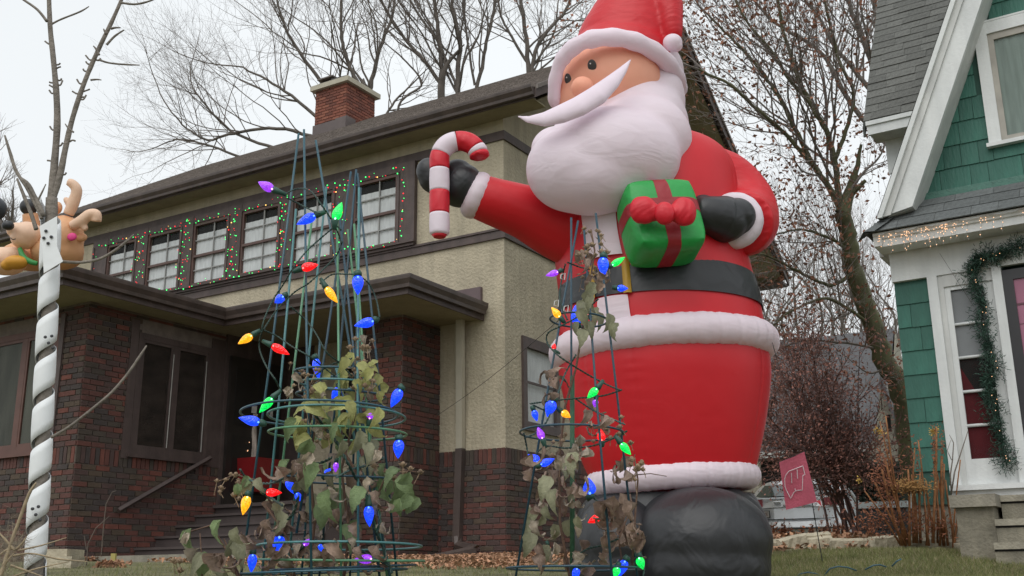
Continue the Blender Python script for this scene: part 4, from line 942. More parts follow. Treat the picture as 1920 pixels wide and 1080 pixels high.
ls = thing('string_lights', 'large faceted coloured bulbs on twisted green cable wound round the nested left cages', 'string lights', vat(600, 1100, 3.0), group='coloured light strings on the wire cages')
for (c, p0, p1, sk, r, dd) in [
    ('p',(511,355),(484,341),(534,364),11,0), ('g',(628,411),(641,379),(627,428),11,0), ('b',(590,404),(556,421),(608,398),11,.03), ('r',(567,503),(597,496),(552,509),10,0),
    ('b',(531,556),(515,568),(536,553),10,.1), ('y',(612,540),(633,568),(602,524),9,0), ('b',(671,518),(671,553),(670,512),12.5,-.02), ('y',(472,629),(446,645),(486,620),9,0),
    ('r',(511,648),(543,665),(494,640),9,0), ('b',(700,602),(664,611),(704,598),11,0), ('g',(510,747),(486,774),(525,733),9.5,-.02), ('b',(486,792),(447,783),(497,795),10.5,-.03),
    ('b',(592,674),(598,712),(590,668),9,.12), ('b',(634,728),(622,748),(638,722),8,.1), ('b',(750,731),(733,764),(753,727),11.5,.0), ('p',(693,785),(694,772),(690,800),8,-.02),
    ('b',(748,826),(746,860),(748,820),11.5,0), ('g',(574,872),(574,862),(588,870),7,.0), ('b',(540,900),(551,926),(536,894),9,.1), ('b',(556,925),(566,944),(553,920),7,.1), ('b',(611,890),(620,878),(606,896),7,.08),
    ('p',(630,868),(629,886),(632,862),6,.1), ('r',(500,923),(529,924),(494,921),8.5,-.05), ('y',(464,931),(455,966),(467,924),10,-.03), ('b',(691,950),(693,988),(690,930),10.5,-.08),
    ('p',(697,1048),(664,1049),(722,1048),9.5,-.06), ('b',(474,1040),(471,1074),(474,1030),9.5,-.03), ('b',(524,1006),(520,1042),(525,996),13,.08), ('p',(570,1022),(582,1010),(562,1030),6,.05), ('b',(598,1022),(608,1036),(592,1014),6,.06)]:
    bulb(ls, c, p0, p1, sk, 2.98+dd, r)
for pts in ([(534,364),(558,354),(582,358),(604,386),(622,412),(640,432)], [(540,372),(560,382),(588,396),(600,400)], [(628,424),(600,448),(574,472),(548,505),(530,535),(512,562),(495,600),(490,625)],
            [(642,452),(630,480),(606,505),(580,530),(552,548),(520,580),(494,618)], [(600,532),(622,515),(648,514),(668,516),(690,530),(705,560),(712,595)], [(628,425),(638,448),(640,470)],
            [(492,618),(522,632),(548,650),(580,668),(606,688),(628,705)], [(492,618),(486,650),(498,684),(516,712),(526,732)], [(545,575),(575,602),(592,625),(612,660),(636,680),(660,705)],
            [(660,672),(620,684),(590,705)]):
    cable(ls, pts, 2.99, M_cable)
for pts in ([(450,880),(462,896),(484,905),(510,906),(532,896),(548,884)], [(484,905),(505,930),(530,948)], [(720,858),(690,872),(660,880),(630,896)]): cable(ls, pts, 2.95, M_cable2, r=.0022)
for pts in ([(588,775),(610,802),(636,836),(652,868),(672,905),(698,938),(712,968),(706,1000)], [(575,870),(600,868),(622,858)], [(700,990),(720,1030),(735,1075)], [(650,1015),(690,1040),(730,1060)], [(500,1010),(520,990),(548,965),(560,930)]): cable(ls, pts, 2.93, M_cable, r=.0024, twist=.04)

l2 = thing('string_lights', 'coloured bulbs on green cable wound round the single cage in front of the inflatable', 'string lights', vat(1080, 1100, 3.0), group='coloured light strings on the wire cages')
for (c, p0, p1, sk, r, dd) in [
    ('p',(1046,510),(1023,517),(1052,506),7,0), ('b',(1131,484),(1131,520),(1133,480),12,-.04), ('g',(1148,497),(1172,482),(1142,500),7.5,-.02), ('b',(1158,540),(1178,541),(1150,539),7.5,0),
    ('y',(1049,594),(1034,576),(1058,604),8,-.02), ('b',(1082,606),(1079,572),(1083,612),12,.02), ('r',(1038,654),(1040,644),(1048,662),5,.02), ('r',(1102,590),(1094,572),(1106,594),8,.12),
    ('g',(1119,729),(1101,747),(1130,715),8.5,-.02), ('p',(1117,750),(1115,764),(1119,744),6.5,.04), ('b',(1036,752),(1026,782),(1040,746),12,-.02), ('b',(1001,770),(1007,790),(998,764),7,.08), ('y',(1054,772),(1070,783),(1044,764),8,.0),
    ('p',(1017,822),(1008,800),(1022,838),8,-.03), ('r',(1128,826),(1126,804),(1128,836),9,.1), ('g',(1165,832),(1183,853),(1154,818),8.5,-.02), ('b',(1008,868),(990,852),(1012,872),12,.0), ('b',(1014,871),(1040,860),(1008,874),8,-.02),
    ('b',(1106,926),(1104,896),(1107,930),13.5,-.05), ('r',(1124,969),(1102,980),(1136,964),8,-.03), ('g',(1198,1046),(1206,1068),(1195,1036),9,-.02), ('b',(1172,1052),(1160,1082),(1176,1046),10,.0), ('g',(1158,1064),(1152,1084),(1160,1058),8,-.04), ('b',(1082,1066),(1076,1090),(1084,1060),8,.05), ('r',(1028,1024),(1029,1036),(1026,1018),5,.05)]:
    bulb(l2, c, p0, p1, sk, 3.02+dd, r)
for pts in ([(1064,492),(1085,500),(1105,505)], [(1060,495),(1054,520),(1050,560),(1064,600)], [(1122,560),(1100,580),(1080,596),(1050,612),(1028,624),(1026,642),(1044,664),(1072,684),(1105,704),(1140,722),(1165,732)], [(1166,731),(1130,742),(1080,747),(1030,752),(994,757)],
            [(1000,760),(1025,770),(1045,766)], [(1080,748),(1110,768),(1140,782),(1172,796)], [(1080,665),(1060,700),(1045,742),(1025,790),(1004,812),(985,820)], [(982,812),(988,840),(992,870)], [(990,872),(1020,838),(1060,840),(1110,836),(1150,822),(1176,808)],
            [(1100,930),(1115,935),(1125,945),(1138,964),(1158,976)], [(1072,1050),(1100,1030),(1130,1022),(1160,1010)], [(1196,1000),(1200,1030),(1208,1060),(1206,1080)]):
    cable(l2, pts, 3.03, M_cable if pts[0][0] != 1080 else M_cable2, r=.0017)
# small white clips on the frame
for (x, y) in ((1052, 515), (1040, 565), (1058, 575)):
    m = MB(); p = vat(x, y, 3.0); q = Vector((.010,0,.018)); m.tube([p, p+Vector((.012,0,.004)), p+Vector((.010,0,-.016)), p+Vector((-.002,0,-.012)), p], .0018, 5); m.build('clip', mat('clear_clip', (.6,.6,.58), .3), l2, world=True)

# -------- leaves
LEAFC = {}
def leafmesh(kind, seed):
    key = (kind, seed)
    if key in LEAFC: return LEAFC[key]
    r = random.Random(seed); n = 9; vs = []; fs = []; dr = kind in ('dry', 'tan'); curl = r.uniform(.4, 1.5) if not dr else r.uniform(1.4, 3.4); fold = r.uniform(.2, .9) if not dr else r.uniform(.9, 2.0)
    for i in range(n+1):
        t = i/n; w = .30*math.sin(math.pi*min(1, t*1.0)**.58)*(1-.30*t)*(1+.07*(i % 2))+.004; a = curl*t*t
        y = math.sin(a*1.0)/max(a, .01)*t if a > .01 else t; z = -(1-math.cos(a))/max(a, .01)*t
        for j in (-1, -.55, 0, .55, 1):
            ww = w*(1+(.10*math.sin(i*2.7+seed+j*2) if abs(j) == 1 else 0)); up = fold*abs(j)*w*.9 + (.07*math.sin(i*1.9+j*3+seed) if dr else .015*math.sin(i*3+seed))
            vs.append((ww*j*math.cos(fold*.5*abs(j)), y, z+up))
    for i in range(n):
        for j in range(4): fs.append((i*5+j, i*5+j+1, (i+1)*5+j+1, (i+1)*5+j))
    m = MB(); m.add(vs, fs); me = m.mesh('leaf', LM[kind], True); LEAFC[key] = me; return me
def leafmat(name, c, c2, trl=.25):
    m = mat(name, c, .6, .25, 3.5, .35, 18, objrand=.22, trl=trl)
    return m
LM = {'ygreen': leafmat('yellow_green_leaf', (.43,.43,.16), 0), 'green': leafmat('green_leaf', (.22,.30,.14), 0), 'dull': leafmat('dull_green_leaf', (.30,.30,.19), 0), 'dry': leafmat('dry_brown_leaf', (.31,.22,.17), 0, .12), 'tan': leafmat('dry_tan_leaf', (.44,.37,.29), 0, .15)}
LM['dry2'] = LM['dry']
def add_leaf(root, kind, x, y, d, size, ang, tilt=None):
    """ang: picture direction of the tip (0 = right, 90 = up)"""
    me = leafmesh(kind if kind in ('ygreen','green','dull') else kind, rng.randrange(11)) if kind != 'tan' else leafmesh('tan', rng.randrange(11))
    p = vat(x, y, d); s = size*.9*d/FPX
    ydir = (Vector((math.cos(R(ang)), rng.uniform(-.5, .5) if tilt is None else tilt, math.sin(R(ang))))).normalized()
    n = Vector((rng.uniform(-1.3, 1.3), -1, rng.uniform(-.2, .9))); n = (n-ydir*n.dot(ydir)).normalized(); xdir = ydir.cross(n)
    M = Matrix((xdir*s, ydir*s, n*s)).transposed().to_4x4(); M.translation = p - ydir*s*.45
    return place(me, 'leaf', root, WM(root).inverted() @ M)
M_stem = mat('brown_stem', (.13,.075,.05), .8, .2, 30, .3, 90); M_pod = mat('seed_pod', (.27,.19,.12), .85, .25, 30, .5, 120); M_gstem = mat('green_stem', (.10,.10,.04), .8, .2, 30)
def pod(m, p, r):
    m.ball(p, (r, r, r*1.15), 8, 6)
    for k in range(5):
        a = 2*math.pi*k/5+rng.random(); t = Vector((math.cos(a), math.sin(a), .35)); m.tube([p+Vector((0,0,-r*.8)), p+t*r*1.2+Vector((0,0,-r*.6)), p+t*r*1.9+Vector((0,0,-r*.2))], [r*.5, r*.28, r*.03], 4)
def vine(name, label, base, stems, leafsets, podsets, D):
    t = thing(name, label, 'plant', base)
    for (pts, r) in stems:
        m = MB(); P = [vat(x, y, D+dd) for (x, y, dd) in pts]; m.tube(P, [r*(1-.5*i/len(P)) for i in range(len(P))], 6); m.build('stem', M_stem, t, smooth=True, world=True)
    for (kind, n, box, size, ang) in leafsets:
        for _ in range(n):
            x, y = rng.uniform(box[0], box[2]), rng.uniform(box[1], box[3]); add_leaf(t, kind, x, y, D+rng.uniform(-.16, .16), rng.uniform(*size), rng.uniform(*ang))
    m = MB()
    for (n, box) in podsets:
        for _ in range(n):
            p = vat(rng.uniform(box[0], box[2]), rng.uniform(box[1], box[3]), D+rng.uniform(-.1, .1)); pod(m, p, rng.uniform(.0045, .0075)); m.tube([p, p+Vector((rng.uniform(-.02,.02), rng.uniform(-.02,.02), -rng.uniform(.015,.045)))], .0012, 3)
    m.build('seed_pods', M_pod, t, world=True, kind='stuff')
    return t
v1 = vine('vine_plant', 'withering leafy vine with yellow-green leaves and seed pods climbing the nested left cages', vat(610, 1130, 3.0),
    [([(575,1120,0),(590,980,.02),(580,860,0),(600,760,.02),(570,700,0)], .0045), ([(640,1120,0),(655,1000,0),(640,880,.04),(665,780,0),(675,640,0)], .0048), ([(590,780,-.05),(640,840,-.05),(690,920,-.05),(712,1000,-.03)], .005),
     ([(700,950,0),(720,900,0),(750,880,0),(780,885,0)], .003), ([(520,960,0),(480,900,0),(440,890,0),(405,905,0)], .003), ([(560,1120,0),(540,1010,0),(500,950,0)], .0035)],
    [('ygreen', 40, (545,690,720,850), (34,64), (180,330)), ('ygreen', 12, (640,650,705,730), (28,48), (200,340)), ('tan', 10, (640,640,710,760), (24,44), (200,330)), ('tan', 12, (540,690,610,830), (24,44), (200,330)), ('green', 10, (530,770,640,900), (44,70), (210,300)), ('green', 14, (705,875,785,965), (34,66), (200,330)), ('dull', 12, (520,830,720,960), (40,66), (235,305)),
     ('dull', 8, (455,890,560,990), (34,58), (220,300)), ('dry', 50, (500,870,720,1075), (34,64), (215,320)), ('tan', 28, (530,860,730,1075), (28,56), (215,320)), ('green', 7, (600,930,690,1030), (50,80), (230,300)), ('green', 3, (430,895,470,935), (30,44), (200,300)), ('dry', 14, (440,990,560,1080), (34,60), (220,310))],
    [(22, (542,680,600,770)), (26, (655,630,705,730)), (12, (560,770,620,830)), (12, (398,880,450,935)), (10, (690,870,790,900))], 3.02)
v2 = vine('vine_plant', 'mostly dried brown vine hanging in the single cage in front of the inflatable', vat(1080, 1130, 3.05),
    [([(1075,1120,0),(1050,980,0),(1048,860,0),(1060,760,0),(1080,690,0),(1090,630,0),(1102,560,0),(1115,470,0),(1108,430,0)], .0042), ([(1185,1060,0),(1190,980,0),(1196,900,0),(1190,860,0)], .0034), ([(1196,890,0),(1220,888,0),(1250,893,0)], .0016), ([(1170,1080,0),(1160,1010,0),(1185,950,0)], .003)],
    [('dry', 12, (1078,475,1140,545), (28,48), (210,320)), ('dull', 10, (1090,540,1160,640), (38,60), (240,300)), ('dull', 4, (1060,600,1120,650), (34,50), (230,300)), ('dry', 5, (1010,690,1045,740), (38,62), (60,110)), ('dry', 5, (1085,750,1130,830), (38,60), (250,290)),
     ('tan', 10, (1030,830,1095,960), (34,58), (225,310)), ('dull', 16, (985,860,1100,1040), (36,62), (225,310)), ('dry', 22, (1000,860,1100,1075), (34,58), (220,320)), ('tan', 12, (1000,940,1090,1075), (28,50), (220,320)), ('dry', 22, (1130,940,1200,1060), (40,72), (215,320)), ('dry', 5, (1145,850,1185,930), (32,50), (250,290))],
    [(16, (1095,425,1130,480)), (16, (1085,470,1140,520)), (12, (1035,790,1070,900)), (10, (1100,780,1190,830)), (10, (1180,860,1210,900))], 3.06)
v3 = vine('vine_sprig', 'low sprig with olive leaves and one whitened leaf beside the nested cages', vat(400, 1110, 2.9),
    [([(460,1120,0),(430,1040,0),(395,985,0),(352,998,0)], .0034), ([(470,1120,0),(440,1060,.02),(420,1010,0)], .003), ([(380,1120,0),(378,1050,0),(375,1000,0)], .0026)],
    [('dry', 5, (390,1040,470,1075), (44,60), (220,320)), ('dull', 6, (330,1010,470,1075), (44,66), (230,310))], [(4, (325,1030,345,1070))], 2.92)
for (k, x, y, s_, a) in (('green', 355, 1018, 66, 265), ('green', 405, 1000, 64, 250), ('green', 380, 1062, 66, 265), ('dull', 448, 1040, 62, 300), ('tan', 350, 998, 40, 60), ('dull', 430, 1030, 56, 250), ('tan', 366, 1050, 56, 250)): add_leaf(v3, k, x, y, 2.9, s_, a, .1)
o = add_leaf(v3, 'tan', 352, 1002, 2.88, 44, 70, -.2); wl_ = MB(); o['label'] = 'pale leaf'

# -------- young tree with its white spiral guard
M_bark = mat('young_bark', (.20,.175,.15), .85, .22, 14, .5, 60)
yt = thing('young_tree', 'slender young bare tree with two upright leaders and a white spiral trunk guard', 'tree', vat(62, 1140, 3.55))
def stemtube(root, name, pts, rads, D, m=M_bark, n=8):
    P = [vat(p[0], p[1], D+(p[2] if len(p) > 2 else 0)) for p in pts]; out, rr = [], []
    for i in range(len(P)-1):
        p0, p1, p2, p3 = P[max(0,i-1)], P[i], P[i+1], P[min(len(P)-1, i+2)]
        for q in range(5):
            t = q/5; out.append(.5*((2*p1)+(p2-p0)*t+(2*p0-5*p1+4*p2-p3)*t*t+(-p0+3*p1-3*p2+p3)*t**3)); rr.append((rads[i]+(rads[i+1]-rads[i])*t)*D/FPX*(1+rng.uniform(-.06,.06)))
    out.append(P[-1]); rr.append(rads[-1]*D/FPX); b = MB(); b.tube(out, rr, n); return b.build(name, m, root, smooth=True, world=True)
D = 3.55
stemtube(yt, 'trunk', [(64,1140),(70,1000),(78,860),(84,720),(92,560),(96,440),(97,372)], [15,14.5,14,13.5,13,12.5,12], D)
stemtube(yt, 'branch', [(96,380),(101,320),(107,240),(106,180),(100,110),(94,50),(91,-30)], [9,8,7,6.4,5.8,5.4,5], D)
stemtube(yt, 'branch', [(97,378),(112,330),(124,272),(138,215),(160,150),(185,92),(210,40),(232,-10)], [7.5,6.6,6,5.4,5,4.6,4.2,3.4], D)
for pts, r in (([(88,40),(70,18),(45,0),(30,-12)],3), ([(97,45),(115,36),(150,22),(167,12)],2.2), ([(185,112),(205,118),(235,121),(262,122)],2.4), ([(200,84),(215,68),(233,56)],2.8), ([(227,5),(250,8),(270,5),(292,-2)],2.6), ([(186,103),(180,92),(175,86)],2.4), ([(208,54),(216,52),(226,52)],2.6), ([(199,64),(196,58),(194,54)],2.4),
               ([(170,150),(182,149),(190,150)],2.2), ([(138,248),(128,240),(122,232)],2), ([(78,410),(72,395),(50,352),(30,320),(20,290),(9,254)],4), ([(68,430),(58,400),(46,370),(32,335)],4.5), ([(82,405),(66,370),(52,345),(36,332)],5), ([(70,378),(80,358),(86,345)],2),
               ([(112,490),(150,492),(185,486),(215,470),(238,452),(251,440)],3.4), ([(96,820),(130,800),(175,765),(210,735),(240,700),(262,668),(275,648)],3.2)):
    stemtube(yt, 'twig', pts, [r]+[r*.85]*(len(pts)-2)+[r*.45], D-.03)
for lead, side in (([(101,320),(107,240),(106,180),(100,110),(94,50)], 0), ([(112,330),(138,215),(160,150),(185,92),(210,40)], 1)):
    for i in range(11):
        t = rng.random()*(len(lead)-1); k = int(t); f_ = t-k; x = lead[k][0]+(lead[k+1][0]-lead[k][0])*f_; y = lead[k][1]+(lead[k+1][1]-lead[k][1])*f_; s_ = rng.choice([-1, 1])
        stemtube(yt, 'spur', [(x+s_*4, y), (x+s_*9, y-rng.uniform(-1,3)), (x+s_*rng.uniform(11,16), y-rng.uniform(0,9))], [2.2,1.8,1.9], D, n=5)
wr = thing('trunk_guard', 'white plastic spiral guard wound round the young tree trunk', 'tree guard', vat(66, 1130, 3.55))
M_wrap = mat('white_plastic_guard', (.74,.76,.77), .5, .05, 5, .1, 20)
def trunkpt(y): 
    Q = [(64,1140),(70,1000),(78,860),(84,720),(92,560),(96,440),(97,372)]
    for a, b in zip(Q, Q[1:]):
        if b[1] <= y <= a[1]: t = (a[1]-y)/(a[1]-b[1]); return a[0]+(b[0]-a[0])*t
    return Q[0][0]
pitch = 80; b = MB(); vs = []; n = 30; y = 1120; rw = 18.6*D/FPX; tot = int((1120-430)/pitch*n); rows_ = []
for i in range(tot+1):
    a = -2*math.pi*i/n; yy = 1120-pitch*i/n; c = vat(trunkpt(yy)-1, yy, D); hgt = 62*D/FPX
    for e in (0, .25, .5, .75, 1):
        cc = vat(trunkpt(yy-62*e)-1, yy-62*e, D); rr = rw*(1+.05*math.sin(e*math.pi)); vs.append(cc+Vector((math.cos(a)*rr, -math.sin(a)*rr, 0)))
b.add(vs, [(i*5+j, (i+1)*5+j, (i+1)*5+j+1, i*5+j+1) for i in range(tot) for j in range(4)])
o = b.build('spiral', M_wrap, wr, smooth=True, world=True); sm = o.modifiers.new('t', 'SOLIDIFY'); sm.thickness = .0018
# loose flared end at the top
b = MB(); c = [vat(x, y, D-.07) for (x, y) in ((82,512),(118,490),(107,462),(107,405),(74,424),(80,470))]; b.prism(c, (0, .002, 0)); b.build('flap', M_wrap, wr, world=True)
hb = []
for (x, y) in ((86,433),(82,446),(96,444),(90,456), (85,632),(97,630),(91,643),(99,652), (61,954),(72,950),(67,965),(75,975)):
    m = MB(); p = vat(x, y, D-.052 if y > 500 else D-.074); m.ball(p, (3.4*D/FPX, .004, 3.0*D/FPX), 10, 6); m.build('hole', mat('guard_hole', (.05,.05,.055), .8), wr, world=True)
# -------- dead stalks at the lower left
M_straw = mat('dead_straw', (.32,.25,.16), .85, .25, 30, .2)
ds = thing('dead_flower_stalks', 'dried straw coloured flower stalks spiking across the bottom left corner', 'dried plant', vat(20, 1110, 3.3))
for pts, r in (([(0,1085),(20,1020),(38,970),(55,925),(68,905)],4.2), ([(25,1042),(60,1038),(110,1048),(165,1053)],2.0), ([(20,1060),(55,1072),(82,1082)],2.2), ([(35,1032),(80,1022),(125,1008)],1.8), ([(22,1082),(70,1066),(130,1053)],1.8), ([(28,1032),(10,1012),(-5,995)],2.8), ([(30,1030),(42,1018),(50,1006)],2.4), ([(0,1040),(15,1030),(30,1030)],2.2), ([(-5,1078),(15,1050),(28,1035)],2.2)):
    stemtube(ds, 'stalk', pts, [r]+[r*.8]*(len(pts)-2)+[r*.35], 3.2, M_straw, 6)
m = MB()
for i in range(700):
    p = vat(rng.gauss(12, 22), min(1100, rng.gauss(1035, 24)), 3.3+rng.uniform(-.15,.25)); d = Vector((rng.gauss(0,1), rng.gauss(0,.5), rng.gauss(.2,.8))).normalized()*rng.uniform(.02,.07); w_ = Vector((0,0,.0012)) if abs(d.z) < .03 else Vector((.0012,0,0)); m.add([p, p+w_, p+d], [(0,1,2)])
m.build('fuzz', mat('grey_straw', (.22,.18,.13), .9, .3, 20), ds, world=True, kind='stuff')
# ------------------------------------------------------------------ trees
M_treebark = mat('tree_bark', (.16,.14,.125), .95, .25, 5, .5, 20)
M_oakbark = mat('mossy_bark', (.105,.105,.055), .95, .4, 2.5, .8, 14)
M_twig = mat('twig_bark', (.19,.165,.15), .95, .2, 5)
class Tree:
    def __init__(s, seed, thin=1.0):
        s.thin = thin; s.r = random.Random(seed); s.big = MB(); s.tw = MB(); s.tips = []
    def tube(s, P, r0, r1):
        r0 *= s.thin; r1 *= s.thin
        m = s.tw if r0 < .03 else s.big; n = 3 if r0 < .012 else (4 if r0 < .03 else 7)
        k = len(P)-1; m.tube(P, [r0+(r1-r0)*i/k for i in range(k+1)], n, cap=False)
    def grow(s, p, d, L_, r, lev, spread=.6, up=.06, minr=.004, den=1.0):
        """one limb with side shoots, going down in size level by level"""
        R_ = s.r; n = max(3, int(L_/ (.45 if lev < 2 else .25))); n = min(n, 9); P = [p]; q = p; dd = d.normalized()
        for i in range(n):
            dd = (dd+Vector((R_.gauss(0,.13), R_.gauss(0,.13), R_.gauss(0,.10)+up))).normalized(); q = q+dd*(L_/n); P.append(q)
        r1 = max(minr*.7, r*.45); s.tube(P, r, r1)
        if lev <= 0: s.tips.append(P[-1]); s.tips.append(P[len(P)//2]); return
        nb = int((3 if lev > 1 else 3 if lev > 0 else 3)*den*.85+R_.random())
        for k in range(nb+1):
            t = 1 if k == nb else R_.uniform(.22, .97); i = min(n-1, int(t*n)); pp = P[i].lerp(P[i+1], t*n-i) if i < n else P[-1]
            ax = (P[min(i+1, n)]-P[i]).normalized() if i < n else dd
            side = Vector((R_.gauss(0,1), R_.gauss(0,1), R_.gauss(0,1))); side = (side-ax*side.dot(ax)).normalized()
            nd = (ax*(1-spread*.45)+side*spread*R_.uniform(.6, 1.25)).normalized() if k < nb else dd
            s.grow(pp, nd, L_*R_.uniform(.50, .74), max(minr, r*(.55 if k < nb else .6)*(1-.35*t)), lev-1, spread, up, minr, den)
    def limb(s, pts, r0, r1, D, shoots=6, sl=2.0, lev=3, spread=.6, up=.06, den=1.0, sidebias=None, t0=.15):
        """a limb through photo points (x, y[, depth offset]) at depth D, with shoots"""
        P = [at(p[0], p[1], D+(p[2] if len(p) > 2 else 0)) for p in pts]; out = []
        for i in range(len(P)-1):
            p0, p1, p2, p3 = P[max(0,i-1)], P[i], P[i+1], P[min(len(P)-1, i+2)]
            for q in range(5):
                t = q/5; out.append(.5*((2*p1)+(p2-p0)*t+(2*p0-5*p1+4*p2-p3)*t*t+(-p0+3*p1-3*p2+p3)*t**3)+Vector((s.r.gauss(0,1),s.r.gauss(0,1),s.r.gauss(0,1)))*r0*.08)
        out.append(P[-1]); s.tube(out, r0, r1)
        for k in range(shoots):
            t = s.r.uniform(t0, 1); i = min(len(out)-2, int(t*(len(out)-1))); ax = (out[i+1]-out[i]).normalized()
            side = Vector((s.r.gauss(0,1), s.r.gauss(0,1), s.r.gauss(0,1))); side = (side-ax*side.dot(ax)).normalized()
            rr = (r0+(r1-r0)*t)*.5
            s.grow(out[i], (ax*.7+side*spread+Vector((0,0,.15))).normalized(), sl*s.r.uniform(.6,1.1)*(1-.3*t), max(.008, rr), lev, spread, up, .004, den)
        s.grow(out[-1], (out[-1]-out[-2]).normalized(), sl*.7, r1, lev, spread, up, .004, den)
        return out
    def finish(s, name, label, base, bark, leaves=None, cat='tree', group=None, twig=None):
        t = thing(name, label, cat, base, group=group)
        s.big.build('trunk', bark, t, smooth=True, world=True)
        if s.tw.v: s.tw.build('crown', twig or M_twig, t, world=True, kind='stuff')
        if leaves:
            n, size, m, spr = leaves; b = MB(); Rr = s.r
            for i in range(n):
                p = Rr.choice(s.tips)+Vector((Rr.gauss(0,1),Rr.gauss(0,1),Rr.gauss(0,1)))*spr
                a = Vector((Rr.gauss(0,1),Rr.gauss(0,1),Rr.gauss(0,1))).normalized(); c = a.cross(Vector((Rr.gauss(0,1),Rr.gauss(0,1),Rr.gauss(0,1)))).normalized(); z = size*Rr.uniform(.6,1.3)
                b.add([p-a*z, p+c*z*.5, p+a*z, p-c*z*.5+a.cross(c)*z*.4], [(0,1,2),(0,2,3)])
            b.build('leaves', m, t, world=True, kind='stuff')
        return t
GB = 'bare trees behind the stucco house'
T = Tree(3, .50); D = 31
T.limb([(700,420),(700,330),(694,250),(688,190)], .30, .22, D, 0, 1, 1)
T.limb([(688,190),(668,150),(650,110),(640,60),(640,-20)], .15, .08, D, 9, 3.2, 3, .7)
T.limb([(688,190),(700,140),(712,90),(735,30),(745,-30)], .15, .07, D, 8, 3.0, 3, .7)
T.limb([(690,260),(650,215),(600,150),(560,95),(530,40),(515,-20)], .15, .06, D, 12, 3.4, 3, .65)
T.limb([(694,300),(640,262),(560,190),(500,150),(450,125)], .14, .05, D, 12, 3.2, 3, .65)
T.limb([(694,310),(600,262),(520,240),(440,250),(390,262),(350,240),(318,205)], .13, .04, D, 14, 2.8, 3, .7, t0=.25)
T.limb([(694,320),(560,290),(470,262),(420,235),(380,190),(362,165)], .12, .04, D, 12, 2.6, 3, .7, t0=.3)
T.limb([(694,330),(600,320),(470,300),(400,275),(340,262),(310,268)], .11, .04, D, 11, 2.2, 3, .6, t0=.35)
T.finish('bare_tree', 'wide spreading bare tree behind the chimney whose limbs reach furthest left', at(700, 700, D), M_treebark, group=GB)
T = Tree(5, .50); D = 27
T.limb([(832,300),(828,200),(828,150)], .24, .18, D, 0, 1, 1)
T.limb([(828,150),(826,90),(818,30),(810,-30)], .13, .08, D, 9, 2.6, 3, .7)
T.limb([(828,160),(800,120),(765,80),(730,30),(705,-20)], .11, .06, D, 10, 2.8, 3, .65)
T.limb([(858,300),(858,150),(862,80),(850,20),(846,-30)], .15, .08, D, 9, 2.6, 3, .7)
T.limb([(858,170),(840,120),(822,80),(780,20),(760,-20)], .08, .05, D, 8, 2.4, 3, .65)
T.limb([(880,200),(900,140),(912,80),(925,20),(932,-30)], .11, .07, D, 9, 2.6, 3, .7)
T.limb([(890,160),(880,100),(872,40),(868,-20)], .07, .05, D, 6, 2.2, 3, .7)
T.limb([(742,240),(752,190),(790,160),(775,130),(745,100)], .07, .04, D, 7, 1.6, 3, .8)
T.limb([(716,230),(740,190),(770,160),(790,140)], .07, .03, D, 7, 1.6, 3, .8)
T.finish('bare_tree', 'bare tree of several upright dark stems rising over the middle of the roof ridge', at(850, 700, D), M_treebark, group=GB)
T = Tree(8, .56); D = 30
T.limb([(992,200),(990,120),(985,60),(975,0),(970,-30)], .14, .08, D, 9, 2.6, 3, .7)
T.limb([(998,200),(1000,110),(1025,60),(1060,20),(1080,-30)], .12, .07, D, 9, 2.4, 3, .7)
T.limb([(996,130),(1020,95),(1040,60),(1045,20)], .07, .04, D, 6, 2.0, 3, .7)
T.limb([(990,120),(960,70),(940,30),(930,-20)], .08, .05, D, 7, 2.2, 3, .7)
T.finish('bare_tree', 'bare forked tree beside the hat, rightmost of those over the roof ridge', at(995, 700, D), M_treebark, group=GB)
# big tree on the right with brown leaves hanging on
M_oakleaf = mat('brown_hanging_leaf', (.26,.12,.075), .85, .3, 2, island=.45, trl=.2)
T = Tree(11, .62); D = 17
T.thin = 1.0; tr = [(1712,900,0),(1702,820,0),(1690,740,0),(1655,670,0),(1632,600,0),(1612,545,0),(1596,490,0),(1590,450,0),(1580,400,0)]
T.limb(tr, .19, .13, D, 0, 1.0, 1, t0=.45); T.thin = .62
T.limb([(1580,400,0),(1570,350,0),(1565,300,0),(1548,245,0),(1520,195,0),(1498,150,0),(1470,60,0),(1455,-20,0)], .095, .04, D, 14, 2.2, 3, .65)
T.limb([(1578,395,0),(1552,350,.3),(1520,300,.5),(1490,240,.6),(1460,180,.8),(1425,130,1),(1380,80,1.2),(1330,30,1.4)], .085, .03, D, 16, 2.2, 3, .65)
T.limb([(1575,380,0),(1540,330,-.3),(1505,290,-.5),(1472,250,-.6),(1420,205,-.8),(1370,160,-1),(1310,130,-1)], .07, .03, D, 15, 2.0, 3, .65)
T.limb([(1566,300,0),(1590,230,0),(1600,170,0),(1575,120,0),(1560,60,0),(1540,-20,0)], .06, .03, D, 10, 2.0, 3, .65)
T.limb([(1520,195,0),(1480,150,.2),(1450,100,.3),(1400,40,.4),(1370,-20,.5)], .05, .025, D, 10, 1.8, 3, .65)
T.limb([(1584,385,0),(1600,350,0),(1622,320,0),(1645,300,0),(1660,270,0)], .045, .02, D, 7, 1.2, 3, .7)
T.limb([(1588,470,0),(1570,455,-.2),(1540,440,-.4),(1500,430,-.5),(1455,440,-.7)], .05, .02, D, 9, 1.3, 3, .7)
T.limb([(1600,510,0),(1560,535,-.2),(1520,520,-.4),(1480,500,-.5),(1440,480,-.7),(1400,475,-.8)], .055, .02, D, 10, 1.5, 3, .7)
T.limb([(1635,610,0),(1590,580,-.3),(1550,560,-.5),(1500,575,-.6),(1460,600,-.7),(1430,640,-.8)], .05, .02, D, 10, 1.5, 3, .7)
